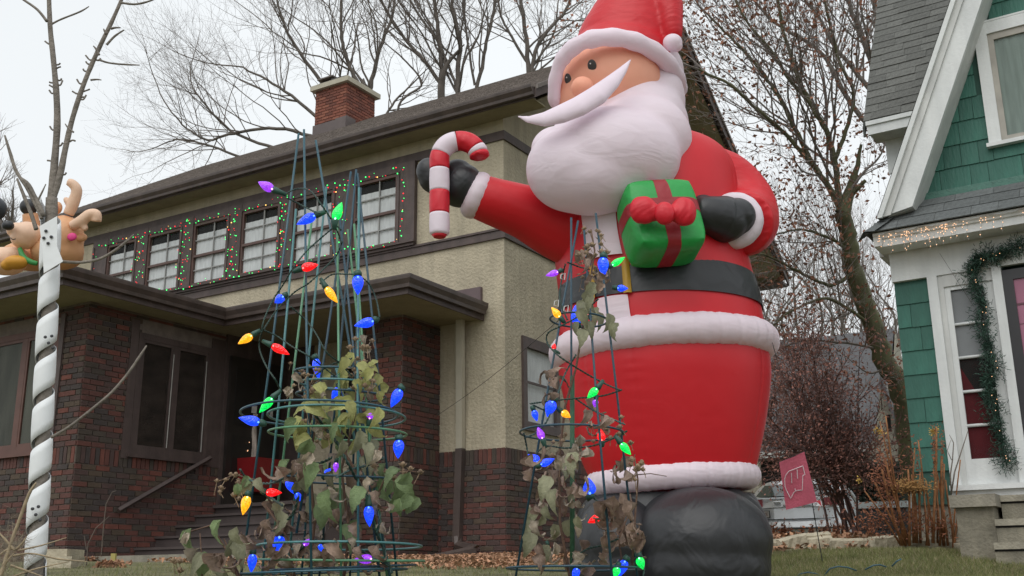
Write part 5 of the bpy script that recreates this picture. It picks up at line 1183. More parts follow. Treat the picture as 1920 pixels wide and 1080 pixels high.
T.limb([(1648,655,0),(1600,645,-.3),(1550,640,-.4),(1500,640,-.6),(1450,660,-.7)], .04, .02, D, 9, 1.4, 3, .7)
T.limb([(1660,690,0),(1630,700,-.3),(1600,680,-.5)], .035, .015, D, 5, 1.0, 3, .7)
T.finish('leafy_bare_tree', 'big leaning tree with mossy trunk and brown leaves still hanging between the two houses', at(1712, 930, D), M_oakbark, leaves=(9500, .040, M_oakleaf, .16))
T = Tree(13, .6); D = 22
T.limb([(1700,330,0),(1655,215,0),(1640,160,0),(1632,110,0),(1605,40,0),(1580,-20,0)], .15, .07, D, 10, 2.4, 3, .65)
T.limb([(1640,180,0),(1600,130,0),(1560,80,0),(1540,40,0),(1500,-10,0)], .09, .04, D, 10, 2.4, 3, .65)
T.limb([(1632,115,0),(1650,60,0),(1640,20,0),(1635,-20,0)], .07, .04, D, 7, 1.8, 3, .65)
T.limb([(1690,300,0),(1600,200,0),(1560,130,0),(1530,90,0),(1450,40,0),(1400,-20,0)], .10, .04, D, 12, 2.4, 3, .6)
T.finish('leafy_bare_tree', 'second dark tree rising behind the grey shingled roof edge of the green house', at(1740, 900, D), M_treebark, leaves=(1500, .035, M_oakleaf, .2))
# far tree line
T = Tree(17, .55); D = 46
for i in range(16):
    x = 1395+i*21+rng.uniform(-8, 8); T.limb([(x,820,0),(x+rng.uniform(-10,10),700,0),(x+rng.uniform(-20,20),600,0),(x+rng.uniform(-25,25),510+rng.uniform(0,60),0)], .16, .06, D+rng.uniform(-5,8), 9, 4.0, 3, .6, den=.9)
w_ = T.finish('far_woods', 'distant bare woods showing grey-brown behind the grey roofed garage', at(1550, 900, D), M_treebark, cat='woods')
T = Tree(19); D = 38
T.limb([(25,470,0),(24,440,0),(22,410,0)], .12, .06, D, 6, 1.3, 3, .6); T.limb([(6,470,0),(6,440,0),(2,420,0)], .12, .06, D, 5, 1.2, 3, .6); T.limb([(-40,500,0),(-30,400,0),(-20,360,0)], .15, .08, D, 5, 2.0, 3, .6)
T.finish('small_far_tree', 'tiny bare tree seen far away beside the nose of the inflatable reindeer', at(20, 800, D), M_treebark)
# reddish shrub
M_shleaf = mat('shrub_leaf', (.30,.14,.11), .85, .35, 2, island=.5, trl=.1)
T = Tree(23); D = 12.4
for i in range(15):
    x0 = 1590+rng.uniform(-34, 30); a = rng.uniform(-1, 1); xt = 1540+a*112+rng.uniform(-10,10); yt_ = 715+60*a*a+rng.uniform(-45, 60)
    T.limb([(x0+0,1010,rng.uniform(-.2,.2)),(x0+(xt-x0)*.25,930,0),(x0+(xt-x0)*.65,840,rng.uniform(-.3,.3)),(xt,yt_,rng.uniform(-.5,.5))], .016, .006, D, 10, .62, 2, .75, up=.02, den=1.25, t0=.3)
T.finish('shrub', 'dense reddish brown shrub with clustered dark stems behind the red flag', at(1590, 1015, D), M_treebark, leaves=(10500, .018, M_shleaf, .14), cat='shrub', twig=mat('red_twig', (.15,.085,.075), .95, .2, 5))
# ------------------------------------------------------------------ mini lights round the upstairs windows
ml = thing('window_string_lights', 'tiny red and green lights outlining the row of upstairs windows', 'string lights', HF.w(-5, -.1, 4.6))
LP = []; WR = MB()
def lrun(p0, p1, dens, jit=.02):
    jit *= 1.7
    L_ = (Vector(p1)-Vector(p0)).length; n = int(L_*dens*1.5); P = []
    for i in range(n+1):
        t = i/max(1, n); p = Vector(p0).lerp(Vector(p1), t)+Vector((rng.uniform(-jit, jit), 0, rng.uniform(-jit, jit))); P.append(p)
        LP.append(HF.w(*p)+HF.b*(-.012))
    if len(P) > 1: WR.tube([HF.w(*p) for p in P], .0022, 3)
yb = -.105
lrun((-8.35, yb, 5.70), (-1.62, yb, 5.70), 9, .03)
for xm in (-7.28, -6.16, -5.05, -3.95, -2.80): lrun((xm-.05, yb, 5.68), (xm-.06, yb, 4.66), 13, .06); lrun((xm+.07, yb, 4.66), (xm+.05, yb, 5.66), 12, .06)
lrun((-1.62, yb, 5.70), (-1.64, yb, 4.66), 9, .02); lrun((-8.45, yb, 5.6), (-8.5, yb, 4.9), 4, .05)
lrun((-8.2, -.135, 4.60), (-1.66, -.135, 4.60), 8, .03)
WR.build('wire', M_cable, ml, world=True)
for nm, sel, c in (('red_light', lambda i: i % 5 in (1, 3), (1,.02,.03)), ('green_light', lambda i: i % 5 in (0, 2) or (i % 5 == 4 and i % 3), (.05,1,.18)), ('amber_light', lambda i: i % 5 == 4 and i % 3 == 0, (1,.6,.15))):
    b = MB()
    for i, p in enumerate(LP):
        if sel(i) and rng.random() < .93: b.ball(p, rng.choice([.005, .007, .010]), 6, 4)
    b.build(nm, mat(nm, c, .4, emit=1.5 if 'red' in nm else 1.9, ecol=c), ml, world=True, kind='stuff')

# ------------------------------------------------------------------ inflatable reindeer on the porch roof
RD = 11.0
rd = thing('inflatable_reindeer', 'brown inflatable reindeer with tan antlers and green collar lying on the porch roof', 'inflatable', HF.w(-4.8, -3.2, 3.5))
N_brn = nylon('brown_nylon', (.74,.40,.21), .5, .2); N_tan = nylon('tan_nylon', (.90,.64,.47), .5, .2, .2); N_pink = nylon('pink_nylon', (.75,.05,.25), .5, .1); N_grn2 = nylon('collar_green', (.05,.30,.08), .5, .1); N_gold = nylon('gold_nylon', (.68,.33,.04), .5, .2)
def rb(x, y, dy, rx, ry, rz, rot=None):
    c = at(x, y, RD+dy); k = RD/FPX; return lambda m: m.ball(c, (rx*k, ry*k, rz*k), 24, 16, rot)
def rt(path, rads, n=14):
    P = [at(x, y, RD+dy) for (x, y, dy) in path]; k = RD/FPX; out, rr = [], []
    for i in range(len(P)-1):
        for q in range(5):
            t = q/5; p0, p1, p2, p3 = P[max(0,i-1)], P[i], P[i+1], P[min(len(P)-1, i+2)]
            out.append(.5*((2*p1)+(p2-p0)*t+(2*p0-5*p1+4*p2-p3)*t*t+(-p0+3*p1-3*p2+p3)*t**3)); rr.append((rads[i]+(rads[i+1]-rads[i])*t)*k)
    out.append(P[-1]); rr.append(rads[-1]*k); return lambda m: m.tube(out, rr, n)
blob('head', N_brn, [rb(120, 445, .0, 36, 40, 42), rb(112, 470, 0, 44, 40, 34), rb(95,470,-.02,36,34,30)], rd, .02, 8)
blob('body', N_brn, [rb(60, 480, .35, 60, 46, 28), rb(110, 480, .3, 46, 40, 26)], rd, .02, 8)
blob('muzzle', N_tan, [rb(52, 440, -.12, 28, 30, 24), rb(34, 433, -.14, 20, 22, 15), rb(46, 448, -.14, 24, 26, 19)], rd, .014, 5)
blob('nose', N_blk, [rb(15, 423, -.34, 11, 10, 9)], rd, .01, 2)
blob('chest', N_tan, [rb(10, 490, -.05, 40, 36, 26), rb(30, 482, -.05, 26, 30, 18)], rd, .02, 5)
blob('bell', N_gold, [rb(30, 492, -.28, 22, 16, 13), rb(14, 497, -.28, 12, 12, 10)], rd, .012, 3)
m = MB(); rt([(37, 466, -.22), (44, 482, -.26), (58, 491, -.27), (70, 494, -.26)], [4, 5, 5, 4])(m); m.build('collar', N_grn2, rd, smooth=True, world=True)
blob('antler', N_tan, [rt([(128, 402, .0), (138, 380, 0), (144, 357, 0), (136, 345, 0), (127, 341, 0)], [10, 11, 10, 9, 7]), rt([(136, 388, 0), (126, 378, 0), (122, 370, 0)], [7, 6, 4])], rd, .014, 3)
blob('antler', N_tan, [rt([(134, 424, -.12), (152, 415, -.14), (168, 402, -.14), (181, 402, -.14), (181, 416, -.14)], [9, 11, 10, 9, 9]), rt([(152, 418, -.14), (160, 428, -.14), (163, 431, -.14)], [7, 6, 5])], rd, .014, 3)
blob('ear', N_brn, [rb(150, 445, -.06, 14, 8, 9)], rd, .012, 3); blob('ear', N_brn, [rb(107, 390, .05, 10, 8, 13)], rd, .012, 3)
blob('inner_ear', N_pink, [rb(135, 444, -.20, 9, 4, 8)], rd, .008, 2); blob('inner_ear', N_pink, [rb(103, 391, -.02, 6, 4, 11)], rd, .008, 2)
blob('leg', N_brn, [rt([(62, 440, .2), (58, 412, .2), (56, 400, .2)], [16, 15, 14])], rd, .014, 4); blob('hoof', N_blk, [rb(54, 388, .18, 17, 16, 16)], rd, .014, 4)
m = MB(); rt([(20, 446, -.39), (24, 449, -.40), (29, 448, -.41)], [.9, .9, .9])(m); m.build('smile', mat('smile_black', (.02,.02,.02), .6), rd, world=True)
bb = thing('inflatable_glove', 'dark rounded end of another inflatable poking in at the left edge above the reindeer', 'inflatable', at(-20, 470, 9.6)); m = MB(); m.ball(at(-14, 391, 9.4), (25*9.4/FPX, .12, 24*9.4/FPX), 24, 16); m.tube([at(-14, 400, 9.45), at(-24, 450, 9.5), at(-30, 520, 9.5)], [.06,.07,.07], 12); m.build('hand', nylon('charcoal_nylon', (.05,.055,.065), .4, .1), bb, smooth=True, world=True)

# ------------------------------------------------------------------ ropes
def rope(name, label, a, b, sag=.03, r=.0022, grp=None):
    m = MB(); P = [a.lerp(b, i/10)-Vector((0,0,sag*math.sin(math.pi*i/10))) for i in range(11)]; m.tube(P, r, 4); o = m.build(name, mat('dark_cord', (.04,.038,.034), .8), None); tag(o, label, 'rope', grp)
rope('tether_rope', 'thin dark cord slanting from the house corner wall down past the downspout', sx(1062, 588, -.1), at(815, 782, 8.6))
rope('tether_rope', 'thin cord hanging down the right side of the inflatable over its white hem', sx(1416, 515, -.2), sx(1462, 690, -.35))
rope('eave_cord', 'thin cord hanging diagonally from the gutter lights to the garland on the green house', GF.w(*GF.B(1762, 475, -.33)), GF.w(*GF.B(1826, 575, -.12)), .0, .0018)

# ------------------------------------------------------------------ far garage, car, fence, flag
fg = Frame(R(-60), 1560, 860, 27)
far = thing('far_garage', 'grey roofed cream sided garage seen behind the reddish shrub', 'garage', fg.o, fg.rz)
def fb(x, y, b=0): return fg.B(x, y, b)
M_fside = mat('cream_siding', (.30,.285,.235), .9, .08, 6, .2, 8, stretch=(.2,.2,14)); M_froof = mat('grey_far_roof', (.105,.105,.11), .95, .2, 20, .5, 30)
eL, eR, zt_ = fb(1405, 850), fb(1664, 842), fb(1500, 636, 3.0)
m = MB(); m.box((eL.x, .4, -.2), (eR.x, 6, eL.z)); m.prism([(eR.x-.02, .4, eL.z), (eR.x-.02, 6, eL.z), (eR.x-.02, 3.0, zt_.z-.1)], (.02, 0, 0)); m.build('wall', M_fside, far)
m = MB(); m.prism([(eL.x-.3, -.05, eL.z), (eL.x-.3, 3, zt_.z), (eL.x-.3, 6.4, eL.z), (eL.x-.3, 6.4, eL.z-.1), (eL.x-.3, 3, zt_.z-.12), (eL.x-.3, -.05, eL.z-.1)], (eR.x-eL.x+.25, 0, 0)); m.build('roof', M_froof, far)
m = MB(); m.box((eL.x-.3, -.08, eL.z-.16), (eR.x, -.05, eL.z)); m.build('fascia', M_white2, far)
a_, b_ = fb(1425, 865, .4), fb(1480, 905, .4); m = MB(); m.box((a_.x, .37, -.2), (b_.x, .398, a_.z)); m.build('door', M_dark, far)  # dark sheet painted as the shade inside the garage opening
a_, b_ = fb(1683, 880, .4), fb(1692, 905, .4); m = MB(); m.box((a_.x, .37, b_.z-.3), (b_.x, .398, a_.z)); m.build('window', mat('dark_green_frame', (.03,.05,.04), .6), far)
ann = Frame(R(-60), 1700, 880, 24.5)
an = thing('cream_shed', 'cream sided gable building with small high window beside the mossy tree', 'shed', ann.o, ann.rz)
def q(x, y): v = ann.B(x, y, 0); return (v.x, 0, v.z)
m = MB(); m.prism([q(1560, 960), q(1705, 960), q(1705, 905), q(1702, 845), q(1652, 715), q(1640, 820)], (0, 5, 0)); m.build('wall', M_fside, an)
m = MB(); m.prism([q(1655, 706), q(1712, 852), q(1712, 862), q(1652, 722)], (0, -.3, 0)); m.build('roof', M_froof, an)
m = MB(); v0, v1 = q(1662, 778), q(1672, 808); m.box((v0[0], -.02, v1[2]), (v1[0], -.001, v0[2])); m.build('window', M_dark, an)

cf = Frame(R(-66), 1500, 1000, 19.2)
CZ = gz(cf.o.x, cf.o.y)
car = thing('parked_car', 'silver hatchback parked tail-on in the drive behind the red flag', 'car', (cf.o.x, cf.o.y, CZ), cf.rz)
M_cpaint = mat('silver_paint', (.62,.64,.66), .25, .03, 3, metal=.3); M_cglass = mat('car_glass', (.03,.045,.042), .06, .1, 3, spec=.8); M_blk = mat('black_rubber', (.02,.02,.02), .7)
def cl(p): return (p.x, p.y, p.z-CZ)
xl, xr = -.98, .80
zs = lambda y: cf.B(1500, y, 0).z-CZ
m = MB()
zb0, z1, z2, z3, z4, z5 = zs(1003), zs(978), zs(952), zs(932), zs(905), zs(893)
prof = [(.06, zb0-.12), (-.06, zb0), (-.12, z1-.10), (-.10, z1), (.0, z1+.03), (.02, z2), (-.01, z2+.02), (.06, z3), (.10, z3+.02), (.55, z4), (.80, z5), (1.9, z5+.03), (2.7, z5-.05), (3.3, z3), (4.1, z3-.1), (4.25, z1), (4.2, zb0-.1)]
xm = (xl+xr)/2; rows_ = []
for t in (0, .06, .14, .3, .5, .7, .86, .94, 1.0):
    x = xl+(xr-xl)*t; e = abs(t-.5)*2; rows_.append([(x-(xm-x)*0, b+.22*e**4, z-(.05*e**6 if z > z2 else 0)-0) if True else None for b, z in prof])
vs = [];
for t, r_ in zip((0, .06, .14, .3, .5, .7, .86, .94, 1.0), rows_):
    for (x, b, z) in r_:
        tum = max(0, (z-z3)/(z5-z3))*.22 if z > z3 else 0; vs.append((xm+(x-xm)*(1-tum), b, z))
n_ = len(prof); m.add(vs, [(i*n_+j, i*n_+j+1, (i+1)*n_+j+1, (i+1)*n_+j) for i in range(8) for j in range(n_-1)]+[tuple(range(n_))[::-1], tuple(range(8*n_, 9*n_))])
m.build('body', M_cpaint, car, smooth=False)
m = MB(); W_ = (xr-xl)*.36; m.add([(xm-W_*1.08, .085, z3+.035), (xm+W_*1.08, .085, z3+.035), (xm+W_*.92, .60-.06, z4+.015), (xm-W_*.92, .54, z4+.015)], [(0,1,2,3)]); m.build('rear_window', M_cglass, car)
m = MB(); m.box((xm-.18, -.045, z2+.05), (xm+.35, -.02, z3-.03)); m.box((xl+.1, .02, z3-.015), (xr-.1, .05, z3+.012)); m.build('spoiler', M_cpaint, car)
for s_ in (-1, 1):
    m = MB(); x = xm+s_*(.68); m.box((x-.12, .03, z2+.04), (x+.12, .12, z3-.01)); m.build('tail_light', mat('tail_red', (.22,.02,.025), .3), car)
    m = MB(); x = xm+s_*.78; w_ = MB(); w_.tube([(x-.1, .75, .02+.30), (x+.1, .75, .02+.30)], .31, 20); wo_ = w_.build('wheel', M_blk, car); w_ = MB(); w_.tube([(x-.105, .75, .32), (x+.105, .75, .32)], .18, 16); w_.build('rim', mat('alloy_rim', (.4,.4,.42), .3, metal=.8), wo_)
m = MB(); m.box((xm-.78, -.135, zb0+.10), (xm+.78, -.115, zb0+.12)); m.box((xm-.78, -.04, z1+.045), (xm+.78, -.0, z1+.055)); m.build('bumper_groove', M_blk, car)
m = MB(); m.tube([(xm-.34, -.03, z2+.12), (xm-.22, -.03, z2+.12)], .03, 10); m.build('badge', mat('chrome', (.5,.5,.5), .2, metal=.9), car)
pcx = cf.B(1426, 962, -.08).x
m = MB(); m.box((pcx-.17, -.075, z1+.075), (pcx+.17, -.055, z2-.035)); plt = m.build('plate_frame', M_blk, car)
m = MB(); m.box((pcx-.155, -.080, z1+.088), (pcx+.155, -.0755, z2-.048)); m.build('licence_plate', mat('plate_face', (.36,.34,.31), .6), plt)
def text(s_, size, root, M, m_, name='lettering', ext=.001):
    cu = bpy.data.curves.new(name, 'FONT'); cu.body = s_; cu.size = size; cu.extrude = ext; cu.align_x = 'CENTER'; cu.align_y = 'CENTER'
    o = bpy.data.objects.new('t', cu); COL.objects.link(o); dg = bpy.context.evaluated_depsgraph_get(); me = bpy.data.meshes.new_from_object(o.evaluated_get(dg)); bpy.data.objects.remove(o)
    me.materials.clear(); me.materials.append(m_); o = bpy.data.objects.new(name, me); COL.objects.link(o); o.parent = root; o.matrix_basis = M; return o
text('330·OIE', .085, plt, Matrix.Translation((pcx, -.083, (z1+z2)/2+.02)) @ Matrix.Rotation(R(90), 4, 'X'), mat('plate_ink', (.13,.05,.045), .7))
# dark panelled utility box / cart behind the shrub
ff = Frame(R(-64), 1650, 965, 14.5)
fe = thing('dark_cart', 'low dark slatted box with pale lid half hidden behind the dry flower stems', 'box', (ff.o.x, ff.o.y, gz(ff.o.x, ff.o.y)), ff.rz)
z_ = lambda y: ff.B(1640, y, 0).z-fe.location.z; xx = lambda x: ff.B(x, 960, 0).x
m = MB(); m.box((xx(1606), .0, .0), (xx(1700), .9, z_(954))); m.build('side', mat('dark_plank', (.035,.038,.04), .8, .2, 5), fe)
m = MB(); m.box((xx(1602), -.04, z_(953)), (xx(1704), .95, z_(941))); m.build('lid', mat('pale_lid', (.40,.43,.44), .6, .1), fe)
for k in range(4):
    m = MB(); z0 = z_(956)-.005-.13*(k+1); m.box((xx(1607), -.02, max(0, z0)), (xx(1699), -.001, z0+.12)); m.build('slat', MATS['dark_plank'], fe)
# dark panel further left behind the shrub foot
hd = thing('dark_hedge', 'dark green evergreen hedge behind the shrub and beside the garage', 'hedge', at(1600, 1000, 23)); m = MB()
for i in range(5200):
    p = at(rng.uniform(1560, 1690), rng.uniform(868, 955)+rng.uniform(-4,4), 23+rng.uniform(-.35,.5)); d = Vector((rng.gauss(0,1),rng.gauss(0,1),rng.gauss(0,1))).normalized()*.05; e = d.cross(Vector((rng.gauss(0,1),rng.gauss(0,1),rng.gauss(0,1)))).normalized()*.03; m.add([p-d, p+e, p+d, p-e], [(0,1,2,3)])
m.box(tuple(Vector((at(1565, 960, 23.5).x, 23.4, .2))), tuple(Vector((at(1690, 960, 23.5).x, 24, at(1600, 880, 23.5).z)))); m.build('foliage', mat('dark_evergreen', (.022,.030,.020), .9, .2, 6, island=.4), hd, world=True, kind='stuff')

# flag on its wire pole
FD = 7.6
fl = thing('garden_flag', 'small red garden flag with white outlined W hanging tilted on a thin pole', 'flag', at(1512, 1040, FD))
Pq = [(1461,867), (1508,847), (1532,941), (1474,956)]
def fpt(u, v, off=0):
    tl, tr_, br_, bl = [Vector(p+(0,)) for p in Pq]; p = tl.lerp(tr_, u).lerp(bl.lerp(br_, u), v)
    return at(p.x, p.y, FD-off+.03*math.sin(u*4+v*2.5)*(.3+v)+.02*u)
n = 20; m = MB(); vs = [fpt(i/n, j/n) for j in range(n+1) for i in range(n+1)]; m.add(vs, [(j*(n+1)+i, j*(n+1)+i+1, (j+1)*(n+1)+i+1, (j+1)*(n+1)+i) for j in range(n) for i in range(n)])
M_flag = mat('red_flag_cloth', (.66,.15,.22), .85, .08, 6, .3, 60, trl=.3); o = m.build('cloth', M_flag, fl, smooth=True, world=True)
m = MB(); c0 = [fpt(u, 1.0) for u in (.35,.6,.8,1.0)]; m.add(c0+[at(1512, 941, FD+.1), at(1538, 938, FD+.12), at(1541, 950, FD+.05)], [(0,1,4), (1,2,4), (2,3,5,4), (3,6,5)]); m.build('fold', mat('red_flag_fold', (.40,.03,.04), .85), fl, world=True)
Wp = [(0.92,.10),(.90,.36),(.84,.42),(.80,.80),(.47,.88),(.25,1.05),(.05,.72),(.05,.60),(-.02,.50),(.02,.24),(.12,.12),(.55,.02),(0.92,.10)]
Wp = [(1506.0-1.0,876),(1508,889),(1505.5,894),(1503,918.5),(1495,920),(1485,927),(1482.5,934),(1473,917),(1471.5,906),(1470.5,898),(1475,888),(1490,878),(1505,875)]
def fuv(x, y):   # photo point on the flag -> u, v
    best = None
    for a in range(41):
        for b in range(41):
            u, v = a/40, b/40; tl, tr_, br_, bl = [Vector(p+(0,)) for p in Pq]; p = tl.lerp(tr_, u).lerp(bl.lerp(br_, u), v); d = (p.x-x)**2+(p.y-y)**2
            if best is None or d < best[0]: best = (d, u, v)
    return best[1:]
sc = MB()
strokes = [[(1506,874),(1509,889),(1506,892),(1504,919),(1495,920),(1488,924),(1482,935),(1474,918),(1472,912),(1471,899),(1473,890),(1480,884),(1506,874)], [(1483,886),(1484,906)], [(1494,880),(1495,898)], [(1491,921),(1491,916)]]
for st_ in strokes:
    pp = [fpt(*fuv(*p), .006) for p in st_]; out = []
    for a, b in zip(pp, pp[1:]): out += [a.lerp(b, i/4) for i in range(4)]
    out.append(pp[-1]); sc.tube(out, .0032, 4, flat=1)
sc.build('letter_w', mat('flag_white', (.72,.60,.64), .8), fl, world=True)
m = MB(); m.tube([at(1510, 843, FD+.03), at(1516, 900, FD+.05), at(1530, 985, FD+.05), at(1542, 1052, FD)], .0035, 6); m.tube([at(1459, 868, FD+.02), at(1510, 846, FD+.02)], .003, 6); m.build('pole', M_blk, fl, world=True)
# ------------------------------------------------------------------ stone edging
M_stone = mat('pale_limestone', (.42,.375,.28), .95, .22, 5, .8, 25, objrand=.25)
se = thing('stone_edging', 'low row of flat pale limestone slabs edging the flower bed beyond the lawn', 'edging', at(1620, 1010, 9.2))
ST = [(1425,1024,1478,1012,9.4),(1462,1016,1512,1003,9.3),(1500,1014,1560,1008,9.3),(1512,1005,1556,1001,9.4),(1556,1014,1636,1014,9.2),(1640,1010,1688,1008,9.0),(1690,1013,1752,1014,8.9),(1748,1016,1812,1018,8.8),(1800,1022,1858,1028,8.6),(1846,1030,1896,1042,8.4)]
for (x0, y0, x1, y1, d) in ST:
    a, b = at(x0, y0, d), at(x1, y1, d); m = MB(); n = 6; up = Vector((0,0,rng.uniform(.035,.05))); dn = Vector((0,0,-.14)); vs = []
    for i in range(n+1):
        p = a.lerp(b, i/n); j = lambda s_: Vector((rng.uniform(-s_,s_), rng.uniform(-s_,s_), rng.uniform(-s_,s_)*.5)); vs += [p+dn+j(.008), p+Vector((0,-.01,0))+j(.010), p+up*.5+Vector((0,.02,0))+j(.006), p+up*.6+Vector((0,.18,0))+j(.012), p+dn+Vector((0,.2,0))]
    m.add(vs, [(i*5+j, (i+1)*5+j, (i+1)*5+j+1, i*5+j+1) for i in range(n) for j in range(4)]+[tuple(range(5)), tuple(range(n*5, n*5+5))[::-1]]); o = m.build('stone', M_stone, se, world=True)
# left stone block by the young tree
o = MB(); p = at(96, 1050, 9.3); o.box((p.x-.16, p.y, gz(p.x, p.y)-.1), (p.x+.18, p.y+.3, p.z+.03)); o.box((p.x-.3, p.y+.2, gz(p.x, p.y)-.1), (p.x+.05, p.y+.6, p.z+.10)); o = o.build('stone_block', M_stone, None); tag(o, 'rough grey stone blocks at the foot of the brick porch wall left', 'stone')
# ------------------------------------------------------------------ dried perennials by the green house
M_orange = mat('orange_dry_stem', (.30,.135,.055), .8, .35, 14, .2, 60); M_gold = mat('golden_dry_head', (.36,.20,.07), .9, .3, 10, island=.3); M_rust = mat('rust_leaf', (.22,.085,.045), .9, .3, 4, island=.45, trl=.15)
pe = thing('dry_perennials', 'tall orange dried flower stems with a flat golden seed head beside the concrete stoop', 'dried plants', at(1740, 1022, 8.75))
PD = 8.75; SM = MB()
def stk(m, x0, y0, x1, y1, r=2.0, b=3):
    y0 += 18
    P = [at(x0+(x1-x0)*t+b*math.sin(t*3+x0), y0+(y1-y0)*t, PD+.05*math.sin(x0+t)) for t in (0,.25,.5,.75,1)]; m.tube(P, [r*PD/FPX*(1-.4*i/4) for i in range(5)], 5)
for (x0, y0, x1, y1, r) in [(1752,1000,1753,800,3.2),(1768,1005,1768,855,3.4),(1760,1005,1772,870,2.6),(1778,1005,1750,860,2.6),(1748,1000,1738,905,2.6),(1716,1000,1712,890,4.0),(1724,1000,1728,885,3),(1708,1005,1700,880,3),(1700,1005,1640,905,2.6),(1694,1005,1652,880,3),(1706,1005,1660,862,3.2),(1690,1005,1620,920,2.2),
                        (1735,1005,1742,930,2.4),(1745,1005,1730,930,2.2),(1788,1010,1800,862,1.8),(1790,1008,1795,935,2.6),(1786,1008,1776,900,2.4),(1740,1005,1720,825,2.2),(1700,1005,1660,780,2.2),(1696,1000,1648,790,2),(1712,1000,1716,840,2.2),(1755,1000,1762,900,2.2),(1765,1000,1748,880,2)]:
    m = MB(); stk(m, x0, y0, x1, y1, r); m.build('stem', M_orange, pe, smooth=True, world=True)
m = MB()
for i in range(3200):
    k = rng.random()
    if k < .32: p = at(rng.gauss(1709, 17), rng.gauss(913, 7), PD+rng.uniform(-.1, .1)); mm = 0
    else: mm = 1
    if mm == 0:
        d = Vector((rng.gauss(0,1),rng.gauss(0,1),rng.gauss(0,1))).normalized()*.014; e = d.orthogonal().normalized()*.007; m.add([p-d, p+e, p+d, p-e], [(0,1,2,3)])
m.build('seed_head', M_gold, pe, world=True, kind='stuff')
m = MB()
def puff(x, y, sx_, sy_, n, s_=.018):
    for _ in range(n):
        p = at(rng.gauss(x, sx_), rng.gauss(y, sy_), PD+rng.uniform(-.12,.12)); d = Vector((rng.gauss(0,1),rng.gauss(0,1),rng.gauss(0,1.6))).normalized()*s_*rng.uniform(.5,1.3); e = d.orthogonal().normalized()*s_*.4; m.add([p-d, p+e, p+d, p-e], [(0,1,2,3)])
for a in ((1752,840,3,24,120),(1767,840,2,20,60),(1717,860,6,20,90),(1655,850,8,26,140),(1660,900,12,24,200),(1668,930,14,22,260),(1640,900,6,14,60),(1700,975,30,14,420),(1760,985,26,12,260),(1620,985,40,12,200),(1640,975,14,18,160),(1690,880,5,16,50)): puff(*a)
m.build('dry_leaves', M_rust, pe, world=True, kind='stuff')
m = MB()
for x, y in ((1752,812),(1645,806),(1612,900),(1756,806),(1748,808),(1650,812)):
    for _ in range(26):
        p = at(x+rng.gauss(0,3), y+rng.gauss(0,3), PD); d = Vector((rng.gauss(0,1),rng.gauss(0,1),rng.gauss(0,1))).normalized()*.012; e = d.orthogonal().normalized()*.006; m.add([p-d,p+e,p+d,p-e], [(0,1,2,3)])
m.build('flower', mat('yellow_dry_flower', (.55,.36,.08), .8, .2, island=.3), pe, world=True, kind='stuff')
rs = thing('rose_cane', 'bare thorny rose cane arching in front of the white door surround', 'plant', at(1783, 1000, 8.6))
m = MB(); m.tube([at(1783,930,8.6), at(1790,885,8.6), at(1803,845,8.6), at(1815,808,8.6)], [.007,.006,.005,.003], 5); m.tube([at(1784,935,8.6), at(1782,890,8.6), at(1786,862,8.6), at(1788,830,8.6), at(1780,815,8.6)], [.006,.006,.005,.004,.002], 5); m.tube([at(1784,862,8.6), at(1776,845,8.6), at(1783,825,8.6)], [.004,.003,.002], 4); m.build('cane', M_bark, rs, smooth=True, world=True)
# ------------------------------------------------------------------ porch things
plr = thing('red_planter', 'square glossy red planter with birch logs and tiny lights standing by the porch steps', 'planter', HF.w(-3.35, -.75, .94))
p0, p1 = HF.B(436, 868, -.6), HF.B(518, 868, -.6)
m = MB(); xa, xb, zt2 = p0.x, p1.x, p0.z; zb2 = zt2-.46
m.hexa([HF.w(xa+.05, -.95, zb2), HF.w(xb-.05, -.95, zb2), HF.w(xb-.05, -.45, zb2), HF.w(xa+.05, -.45, zb2), HF.w(xa, -1.0, zt2), HF.w(xb, -1.0, zt2), HF.w(xb, -.4, zt2), HF.w(xa, -.4, zt2)]); m.build('pot', mat('red_glaze', (.21,.010,.012), .4, .1), plr, world=True)
for (xo, r_, h_) in ((.42, .05, .95), (.50, .04, .7), (.36, .035, .6)):
    m = MB(); m.tube([HF.w(xa+xo+.02*math.sin(i), -.7, zt2-.05+h_*i/6) for i in range(7)], [r_*(1+.1*math.sin(i*2)) for i in range(7)], 9); m.build('birch_log', mat('birch_bark', (.36,.31,.27), .9, .5, 9, .6, 12, stretch=(3,3,.5)), plr, smooth=True, world=True)
m = MB()
for i in range(26): m.ball(HF.w(xa+rng.uniform(.1,.55), -.82, zt2+rng.uniform(.0,.35)), .0065, 5, 4)
m.build('light', MATS['warm_bulb'], plr, world=True, kind='stuff')
sk = MB(); sk.box((-.02,-.02,-.1), (.02,.02,.14)); o = sk.build('yellow_stake', mat('yellow_wood', (.40,.34,.11), .8, .1), None); o.location = HF.w(-3.6, -4.15, gz(*HF.w(-3.6,-4.15,0)[:2])); p = at(211, 1068, 9.4); o.location = (p.x, p.y, p.z); tag(o, 'short yellow wooden stake standing in fallen leaves by the brick wall', 'stake')
hc = thing('garden_hose', 'loops of teal green hose arching over the lawn at the bottom right', 'hose', at(1540, 1075, 6.4))
for pts in ([(1492,1084),(1500,1076),(1515,1073),(1532,1076),(1542,1084)], [(1545,1080),(1556,1066),(1572,1062),(1590,1064),(1606,1070)], [(1622,1068),(1638,1060),(1650,1059),(1662,1063)], [(1672,1062),(1682,1052),(1690,1048)]):
    m = MB(); P = [at(x, y, 6.4) for x, y in pts]; m.tube(P, .0045, 6); m.build('loop', WB_, hc, smooth=True, world=True)
